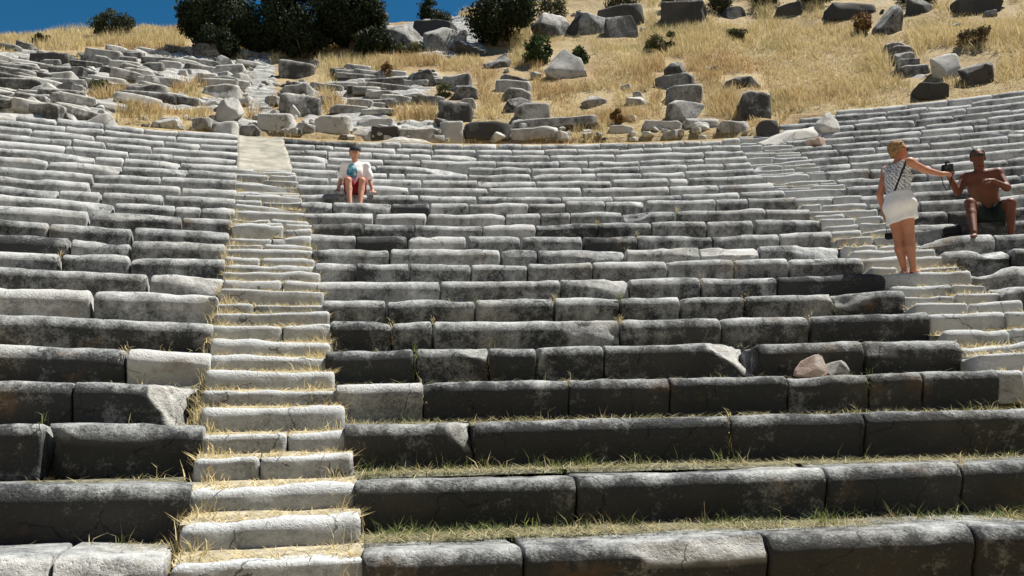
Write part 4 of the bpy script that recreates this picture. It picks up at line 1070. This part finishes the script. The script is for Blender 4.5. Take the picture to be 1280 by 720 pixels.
# --- woman standing on the second stairway, her back to the seats below, reaching out
def woman():
    PSC = 1.0
    k = 7.0; R = RR(k)+.04*S+.09; z = ZR(k)-.05
    base = pol(theta_at(1139, R, z), R, z)
    ang = -math.atan2(base[0], base[1]); RZ = rotz(ang); root = empty('person', base, ang); root.scale = (PSC,)*3; tag(root, 'woman in patterned sleeveless top and white skirt standing on the stairway, reaching out', 'person')
    SK = skin_mat('sun_tanned_skin', (.42, .19, .115))
    f = np.array([.62, .78, 0]); f /= np.linalg.norm(f); rt = np.array([f[1], -f[0], 0])
    pel = np.array([-.05, .0, .86]); che = np.array([-.045, .0, 1.16]); shL = np.array([-.035, 0, 1.305])-rt*.165; shR = np.array([-.03, 0, 1.315])+rt*.165
    hc = np.array([-.005, .03, 1.51]); hf = np.array([.86, .5, -.05])
    B3 = np.stack([rt, f, [0, 0, 1]], 1)
    torso = [('ell', pel, (.165, .12, .13), B3, .03), ('ell', pel+np.array([0, 0, -.04])-f*.05, (.15, .10, .11), B3, .04), ('ell', np.array([-.045, 0, 1.00]), (.135, .10, .14), B3, .05), ('ell', che, (.155, .105, .16), B3, .05), ('ell', che+f*.07+np.array([0, 0, .02]), (.13, .07, .075), B3, .04), ('cap', shL, shR, .058, .058, .05)]
    P = list(torso)
    P += [('cap', (-.03, .0, 1.30), (-.012, .02, 1.43), .056, .05, .03)]
    hp, _, _ = head_prims(hc, hf, .98); P += hp
    elR = np.array([.255, .08, 1.25]); wrR = np.array([.42, .24, 1.22])
    P += [('cap', shR, elR, .052, .040, .03), ('cap', elR, wrR, .040, .027, .015)]
    P += hand(wrR, (.75, .6, .1), (0, 0, 1), -1, curl=.5)
    elL = np.array([-.255, .10, 1.02]); wrL = np.array([-.225, .20, .80])
    P += [('cap', shL, elL, .050, .038, .03), ('cap', elL, wrL, .038, .026, .015)]
    P += hand(wrL, (.1, .15, -1), (-1, 0, 0), 1, curl=.7)
    hL, hR = pel-rt*.085+np.array([0, 0, -.05]), pel+rt*.085+np.array([0, 0, -.05])
    kL, kR = np.array([-.095, .03, .46]), np.array([.02, -.02, .46]); aL, aR = np.array([-.065, .02, .085]), np.array([.03, -.03, .085])
    for h_, k_, a_ in ((hL, kL, aL), (hR, kR, aR)):
        P += [('cap', h_, k_, .092, .056, .03), ('cap', k_, k_+(a_-k_)*.35-f*.012, .054, .058, .02), ('cap', k_+(a_-k_)*.35-f*.012, a_, .057, .033, .02), ('ell', a_-f*.02+np.array([0, 0, -.04]), (.032, .036, .04), B3, .02), ('cap', a_+np.array([0, 0, -.045])+f*.02, a_+np.array([0, 0, -.062])+f*.15, .034, .022, .02)]
    sdf_obj('body', P, (-.46, -.22, -.02), (.66, .62, 1.66), .008, SK, root)
    # sleeveless top
    m, n, b = new_mat('patterned_cotton')
    co = N(n, 'ShaderNodeTexCoord').outputs['Object']
    mp = N(n, 'ShaderNodeMapping'); mp.inputs['Rotation'].default_value = (0, math.radians(38), .3); n.links.new(co, mp.inputs[0])
    wv = N(n, 'ShaderNodeTexWave'); wv.inputs['Scale'].default_value = 9; wv.inputs['Distortion'].default_value = 7; wv.inputs['Detail'].default_value = 3; wv.inputs['Detail Scale'].default_value = 3; n.links.new(mp.outputs[0], wv.inputs['Vector'])
    pat = ramp(n, wv.outputs[1], [(.2, (.24, .27, .33)), (.42, (.52, .55, .60)), (.75, (.70, .72, .75))])
    sx = N(n, 'ShaderNodeSeparateXYZ'); n.links.new(co, sx.inputs[0])
    vv = math_(n, 'SUBTRACT', sx.outputs[0], math_(n, 'MULTIPLY', sx.outputs[2], .45))
    wob = math_(n, 'MULTIPLY', math_(n, 'SUBTRACT', noise_node(n, co, 30, 3, .6), .5), .03)
    band = math_(n, 'LESS_THAN', math_(n, 'ABSOLUTE', math_(n, 'ADD', math_(n, 'ADD', vv, wob), .535)), .013)
    pat = mix(n, band, pat, (.025, .03, .05))
    n.links.new(pat, b.inputs['Base Color'])
    arm = lambda X, Y, Z: np.maximum.reduce([Z-1.345, .90-Z, np.abs((X+.035)*rt[0]+(Y)*rt[1])-.185+np.clip(Z-1.18, 0, 1)*.12])
    infl = lambda L, e: [(q[0], q[1], tuple(np.array(q[2])+e), *q[3:]) if q[0] == 'ell' else (q[0], q[1], q[2], q[3]+e, q[4]+e, *q[5:]) for q in L]
    sdf_obj('tank_top', infl(torso, .012), (-.46, -.3, .8), (.3, .3, 1.45), .009, m, root, arm, (.006, 9))
    # dark printed band running down the back
    DB = flat_mat('dark_print', (.03, .035, .06), .9, .1)
    # white skirt
    WS = flat_mat('white_cotton', (.84, .84, .84), .9, .1, .03, 20)
    sk = [('ell', pel+np.array([0, 0, .10]), (.165, .125, .10), B3, .04), ('ell', pel, (.195, .145, .15), B3, .05), ('ell', pel+np.array([0, 0, -.04])-f*.055, (.175, .12, .12), B3, .04), ('cap', pel+np.array([0, 0, -.02])-rt*.05, pel+np.array([.01, 0, -.26])-rt*.07, .135, .118, .04), ('cap', pel+np.array([0, 0, -.02])+rt*.05, pel+np.array([.015, 0, -.26])+rt*.07, .135, .118, .04)]
    sdf_obj('skirt', sk, (-.45, -.3, .4), (.3, .3, 1.1), .009, WS, root, lambda X, Y, Z: np.maximum(Z-1.0, (.645+.12*(X+.05))-Z), (.010, 7))
    # hair: short blond curls
    m, n, b = new_mat('blond_hair'); co = N(n, 'ShaderNodeTexCoord').outputs['Object']
    n.links.new(ramp(n, noise_node(n, co, 55, 5, .7), [(.35, (.10, .055, .025)), (.5, (.25, .15, .07)), (.66, (.48, .34, .19))]), b.inputs['Base Color'])
    f2 = hf/np.linalg.norm(hf); r2 = np.array([f2[1], -f2[0], 0]); r2 /= np.linalg.norm(r2); u2 = np.cross(r2, f2); B2 = np.stack([r2, f2, u2], 1)
    hr = [('ell', hc-f2*.028+u2*.034, (.090, .100, .096), B2, .02), ('ell', hc-f2*.066-u2*.03, (.075, .042, .06), B2, .03)]
    sdf_obj('hair', hr, hc-.2, hc+.2, .007, m, root, lambda X, Y, Z: np.minimum((X-hc[0])*f2[0]+(Y-hc[1])*f2[1]-.035, .045+hc[2]-Z), (.014, 34))
    hb = bpy.data.objects[root.children[-1].name]; hv = np.array([v.co for v in hb.data.vertices]); hn = np.array([v.normal for v in hb.data.vertices]); kx = RNG.integers(0, len(hv), 2200)
    q = RNG.random((2200, 1)); cc = np.array([.52, .37, .20])*q+np.array([.16, .095, .045])*(1-q)
    blades('hair_strands', hv[kx]-hn[kx]*.006, RNG.uniform(.02, .055, 2200), RNG.uniform(.003, .006, 2200), cc, 1.3, parent=root, droop=1.2)
    lens_strip('sunglasses', hc+u2*.012, hf, BLACKP, root, r=.092)
    for a_ in (aL, aR):
        s0 = a_+np.array([0, 0, -.085])
        sdf_obj('sandal', [('cap', s0-f*.045, s0+f*.15, .036, .034, .01), ('cap', s0+f*.1-rt*.03+np.array([0, 0, .012]), s0+f*.1+rt*.03+np.array([0, 0, .012]), .034, .034, .01)], s0-.3, s0+.3, .009, BLACKC, root, lambda X, Y, Z: np.maximum(Z-(s0[2]+.045), s0[2]-.004-Z))
    # small black bag held in her lowered hand
    g = wrL+np.array([.01, .02, -.12]); pb = empty('hand_bag', base+RZ@(g+np.array([.02, -.02, -.20])), ang); pb.scale = (.7,)*3; tag(pb, 'small black hand bag hanging from the standing woman\'s lowered hand', 'bag')
    sdf_obj('pouch', [('cap', (-.03, 0, .06), (.03, 0, .06), .045, .045, .02), ('cap', (-.035, 0, .10), (.035, 0, .10), .038, .038, .02)], (-.15, -.15, -.05), (.15, .15, .2), .009, BLACKC, pb)
    V, F = merge([tube([(-.05, 0, .11), (-.035, .015, .19), (-.03, .02, .26), (-.01, .02, .19), (.04, 0, .11)], [.005]*5, 6)]); mesh_np('strap', V, F, BLACKC, pb)
    return base
WB = woman()

# --- tanned man sitting on the seats, camera raised in one hand
def man():
    PSC = 1.07
    i = 10; R = RR(i)+.16; z = ZR(i)-.01
    base = pol(theta_at(1238, R, z), R, z)
    ang = -math.atan2(base[0], base[1]); RZ = rotz(ang); root = empty('person', base, ang); root.scale = (PSC,)*3; tag(root, 'bare-chested tanned man in sunglasses and dark shorts sitting on the stone seats', 'person')
    SK = skin_mat('deeply_tanned_skin', (.135, .048, .026))
    I3 = np.eye(3)
    pel = np.array([0, .02, .10]); hc = np.array([-.06, -.14, .84]); hf = np.array([.12, -1, -.08])
    sL, sR = np.array([-.225, -.12, .60]), np.array([.145, -.11, .61])
    torso = [('ell', pel, (.17, .13, .12), I3, .03), ('ell', (-.01, -.02, .26), (.155, .115, .16), I3, .05), ('ell', (-.035, -.06, .46), (.185, .125, .17), I3, .06), ('ell', (-.12, -.15, .50), (.085, .045, .065), I3, .04), ('ell', (.05, -.15, .50), (.085, .045, .065), I3, .04), ('cap', sL, sR, .07, .07, .06)]
    P = list(torso)+[('cap', (-.045, -.09, .60), (-.058, -.125, .76), .068, .06, .04)]
    hp, hrt, hu = head_prims(hc, hf, 1.06); P += hp
    eR = np.array([-.33, -.28, .39]); wR = np.array([-.395, -.46, .55])
    P += [('cap', sL, eR, .060, .046, .03), ('cap', eR, wR, .046, .031, .02)]+hand(wR, (-.05, -.25, 1), (.2, -1, -.2), 1, .0095, .7, 1.05)
    eL = np.array([.225, -.22, .38]); wL = np.array([.08, -.38, .45])
    P += [('cap', sR, eL, .060, .046, .03), ('cap', eL, wL, .046, .031, .02)]+hand(wL, (-1, -.25, .25), (.1, -.6, .8), -1, .0095, .9, 1.05)
    legs = []
    for hp_, k_, a_, ft in (((-.09, 0, .10), (-.20, -.50, .18), (-.185, -.76, -.245), (-.03, -1, 0)), ((.09, 0, .10), (.24, -.44, .13), (.21, -.52, -.27), (.15, -1, 0))):
        hp_, k_, a_, ft = map(lambda q: np.array(q, float), (hp_, k_, a_, ft)); ft /= np.linalg.norm(ft)
        legs.append((hp_, k_))
        P += [('cap', hp_, k_, .095, .062, .03), ('cap', k_, k_+(a_-k_)*.35+np.array([0, .02, 0]), .060, .058, .02), ('cap', k_+(a_-k_)*.35+np.array([0, .02, 0]), a_, .057, .036, .02), ('ell', a_-ft*.03+np.array([0, 0, -.05]), (.034, .04, .045), I3, .02), ('cap', a_+np.array([0, 0, -.055])+ft*.02, a_+np.array([0, 0, -.075])+ft*.18, .036, .022, .02)]
        for q in range(5): t0 = a_+np.array([0, 0, -.08])+ft*.17+np.array([-.03+.015*q, 0, 0]); P.append(('cap', t0, t0+ft*(.045-.005*abs(q-1)), .012, .010, .006))
    sdf_obj('body', P, (-.58, -1.1, -.36), (.42, .26, 1.02), .009, SK, root)
    SH = flat_mat('dark_green_shorts', (.02, .03, .028), .8, .2)
    sp = [('ell', pel, (.19, .15, .13), I3, .03)]+[('cap', h_, h_+(k_-h_)*.62, .118, .098, .04) for h_, k_ in legs]
    sdf_obj('shorts', sp, (-.4, -.6, -.1), (.4, .3, .35), .011, SH, root, lambda X, Y, Z: Z-.215, (.007, 9))
    HM = flat_mat('dark_hair', (.025, .018, .014), .6, .3, .4, 60)
    f2 = hf/np.linalg.norm(hf); B2 = np.stack([hrt, f2, hu], 1)
    sdf_obj('hair', [('ell', hc-f2*.018+hu*.03, (.091, .108, .100), B2, .02)], hc-.2, hc+.2, .007, HM, root, lambda X, Y, Z: np.maximum(np.minimum(-(Y-hc[1])-.020, .072+hc[2]-Z), hc[2]-.03-Z), (.006, 40))
    lens_strip('sunglasses', hc+hu*.016, hf, BLACKP, root, r=.102)
    # camera held up
    cl = wR+np.array([-.01, -.055, .10])
    co = empty('photo_camera', base+RZ@(cl*PSC), ang); tag(co, 'black camera with lens and dangling strap in the tanned man\'s raised hand', 'camera')
    def cbox(nm, c, s_, mat):
        bm = bmesh.new(); bmesh.ops.create_cube(bm, size=1); bmesh.ops.scale(bm, vec=s_, verts=bm.verts); bmesh.ops.bevel(bm, geom=bm.edges, offset=.006, segments=2, affect='EDGES'); bmesh.ops.translate(bm, vec=c, verts=bm.verts)
        me = bpy.data.meshes.new(nm); bm.to_mesh(me); bm.free(); me.materials.append(mat); o = bpy.data.objects.new(nm, me); COL.objects.link(o); o.parent = co; return o
    cbox('camera_body', (0, 0, .02), (.14, .06, .09), BLACKP); cbox('prism', (0, -.005, .082), (.06, .05, .045), BLACKP); cbox('grip', (-.06, -.025, .015), (.028, .04, .08), BLACKC)
    V, F = tube([(0, -.03, .02), (0, -.06, .02), (0, -.07, .02), (0, -.115, .02)], [.036, .036, .032, .033], 16); mesh_np('lens', V, F, BLACKP, co)
    V, F = tube([(-.07, 0, .04), (-.09, .01, -.05), (-.075, .0, -.20), (-.04, -.02, -.30), (-.01, -.02, -.28), (.03, 0, -.16), (.07, 0, .04)], [.006]*7, 6); mesh_np('strap', V, F, BLACKC, co)
    # black camera bag on the row beside him
    R2 = RR(9)+.42; z2 = ZR(9)-.01; bb = pol(theta_at(1192, R2, z2), R2, z2)
    rb = empty('camera_bag', bb, ang); rb.scale = (.72,)*3; tag(rb, 'soft black camera bag standing on the seat beside the tanned man', 'bag')
    sdf_obj('bag_body', [('cap', (-.09, 0, .09), (.09, 0, .09), .085, .085, .02), ('cap', (-.08, 0, .20), (.08, 0, .20), .075, .075, .03)], (-.3, -.2, -.05), (.3, .2, .4), .012, BLACKC, rb, lambda X, Y, Z: -Z, (.005, 8))
    sdf_obj('flap', [('cap', (-.085, -.01, .23), (.085, -.01, .23), .078, .078, .02), ('cap', (-.085, -.04, .16), (.085, -.04, .16), .062, .062, .02)], (-.3, -.2, .1), (.3, .2, .4), .012, BLACKC, rb, lambda X, Y, Z: .15-Z)
    V, F = tube([(-.15, 0, .2), (-.18, -.03, .16), (-.16, -.09, .06), (0, -.12, .03), (.14, -.09, .08), (.15, 0, .2)], [.009]*6, 6); mesh_np('strap', V, F, BLACKC, rb)
man()

# --- boy in a cap and white T-shirt
def boy():
    PSC = 1.08
    i = 14; R = RR(i)+.16; z = ZR(i)+.0
    base = pol(theta_at(444, R, z), R, z)
    ang = -math.atan2(base[0], base[1]); RZ = rotz(ang); root = empty('person', base, ang); root.scale = (PSC,)*3; tag(root, 'boy in dark cap, white T-shirt and red shorts sitting on the stone seats', 'person')
    SK = skin_mat('boy_skin', (.46, .24, .16)); I3 = np.eye(3)
    pel = np.array([0, .02, .09]); hc = np.array([-.015, -.07, .665]); hf = np.array([.02, -1, -.12])
    sL, sR = np.array([-.165, -.03, .475]), np.array([.165, -.03, .475])
    torso = [('ell', pel, (.14, .11, .10), I3, .03), ('ell', (0, 0, .21), (.125, .09, .13), I3, .05), ('ell', (0, -.02, .36), (.145, .10, .14), I3, .05), ('cap', sL, sR, .055, .055, .05)]
    P = list(torso)+[('cap', (0, -.03, .47), (-.01, -.055, .60), .047, .044, .03)]
    hp, hrt, hu = head_prims(hc, hf, .96); P += hp
    arms = []
    for s, sh in ((-1, sL), (1, sR)):
        el = np.array([s*.225, .0, .255]); wr = np.array([s*.27, -.05, .065]); arms.append((sh, el))
        P += [('cap', sh, el, .042, .034, .03), ('cap', el, wr, .034, .024, .015)]+hand(wr-np.array([0, 0, .01]), (s*.25, -.9, -.25), (0, -.2, 1), s, .008, .3, .9)
    legs = []
    for s in (-1, 1):
        h_ = np.array([s*.075, 0, .085]); k_ = np.array([s*.105, -.41, .12]); a_ = np.array([s*.075, -.50, -.265]); legs.append((h_, k_))
        P += [('cap', h_, k_, .078, .052, .03), ('cap', k_, k_+(a_-k_)*.35+np.array([0, .02, 0]), .05, .048, .02), ('cap', k_+(a_-k_)*.35+np.array([0, .02, 0]), a_, .047, .032, .02), ('cap', a_+np.array([0, .02, -.045]), a_+np.array([s*.02, -.15, -.065]), .035, .024, .02)]
    sdf_obj('body', P, (-.5, -.78, -.36), (.5, .24, .82), .009, SK, root)
    m, n, b = new_mat('white_tshirt_with_blue_print')
    co = N(n, 'ShaderNodeTexCoord').outputs['Object']; sx = N(n, 'ShaderNodeSeparateXYZ'); n.links.new(co, sx.inputs[0])
    nn = noise_node(n, co, 14, 4, .6)
    ex = math_(n, 'MULTIPLY', math_(n, 'ADD', sx.outputs[0], .055), 12); ez = math_(n, 'MULTIPLY', math_(n, 'SUBTRACT', sx.outputs[2], .34), 7)
    rr = math_(n, 'ADD', math_(n, 'MULTIPLY', ex, ex), math_(n, 'MULTIPLY', ez, ez))
    inside = math_(n, 'LESS_THAN', rr, 1.0); fr = math_(n, 'LESS_THAN', sx.outputs[1], -.03)
    pr = ramp(n, nn, [(.38, (.03, .16, .28)), (.5, (.12, .40, .55)), (.62, (.55, .75, .80))])
    n.links.new(mix(n, math_(n, 'MULTIPLY', inside, fr), (.80, .80, .80), pr), b.inputs['Base Color'])
    infl = [(q[0], q[1], tuple(np.array(q[2])+.02), *q[3:]) if q[0] == 'ell' else (q[0], q[1], q[2], q[3]+.010, q[4]+.010, *q[5:]) for q in torso]
    infl += [('cap', sh+np.array([0, 0, -.01]), sh+(el-sh)*.72, .058, .068, .02) for sh, el in arms]
    sdf_obj('tshirt', infl, (-.4, -.3, 0), (.4, .3, .65), .009, m, root, lambda X, Y, Z: np.maximum(Z-.545, .06-Z), (.008, 8))
    RD = flat_mat('dark_red_shorts', (.24, .022, .03), .85, .1)
    sdf_obj('shorts', [('ell', pel, (.155, .125, .11), I3, .03)]+[('cap', h_, h_+(k_-h_)*.9, .100, .078, .04) for h_, k_ in legs], (-.35, -.6, -.1), (.35, .3, .3), .01, RD, root, lambda X, Y, Z: Z-.21, (.006, 9))
    CP = flat_mat('navy_cap', (.02, .022, .03), .85, .15)
    f2 = hf/np.linalg.norm(hf); B2 = np.stack([hrt, f2, hu], 1)
    cap = sdf_obj('cap', [('ell', hc+hu*.04-f2*.008, (.088, .104, .085), B2, .02)], hc-.2, hc+.2, .008, CP, root, lambda X, Y, Z: (hc[2]+.048)-Z-(Y-hc[1])*-.1)
    vb = sdf_obj('visor', [('ell', hc+hu*.035+f2*.12, (.082, .085, .010), B2, .005)], hc-.3, hc+.3, .007, CP, cap)
    HM = flat_mat('brown_hair', (.06, .035, .02), .7, .2)
    sdf_obj('hair', [('ell', hc+hu*.015-f2*.02, (.082, .092, .08), B2, .02)], hc-.2, hc+.2, .008, HM, root, lambda X, Y, Z: np.maximum(-(Y-hc[1])-.01, hc[2]-.05-Z), (.004, 40))
    eyes(root, hc, hf, .96)
boy()
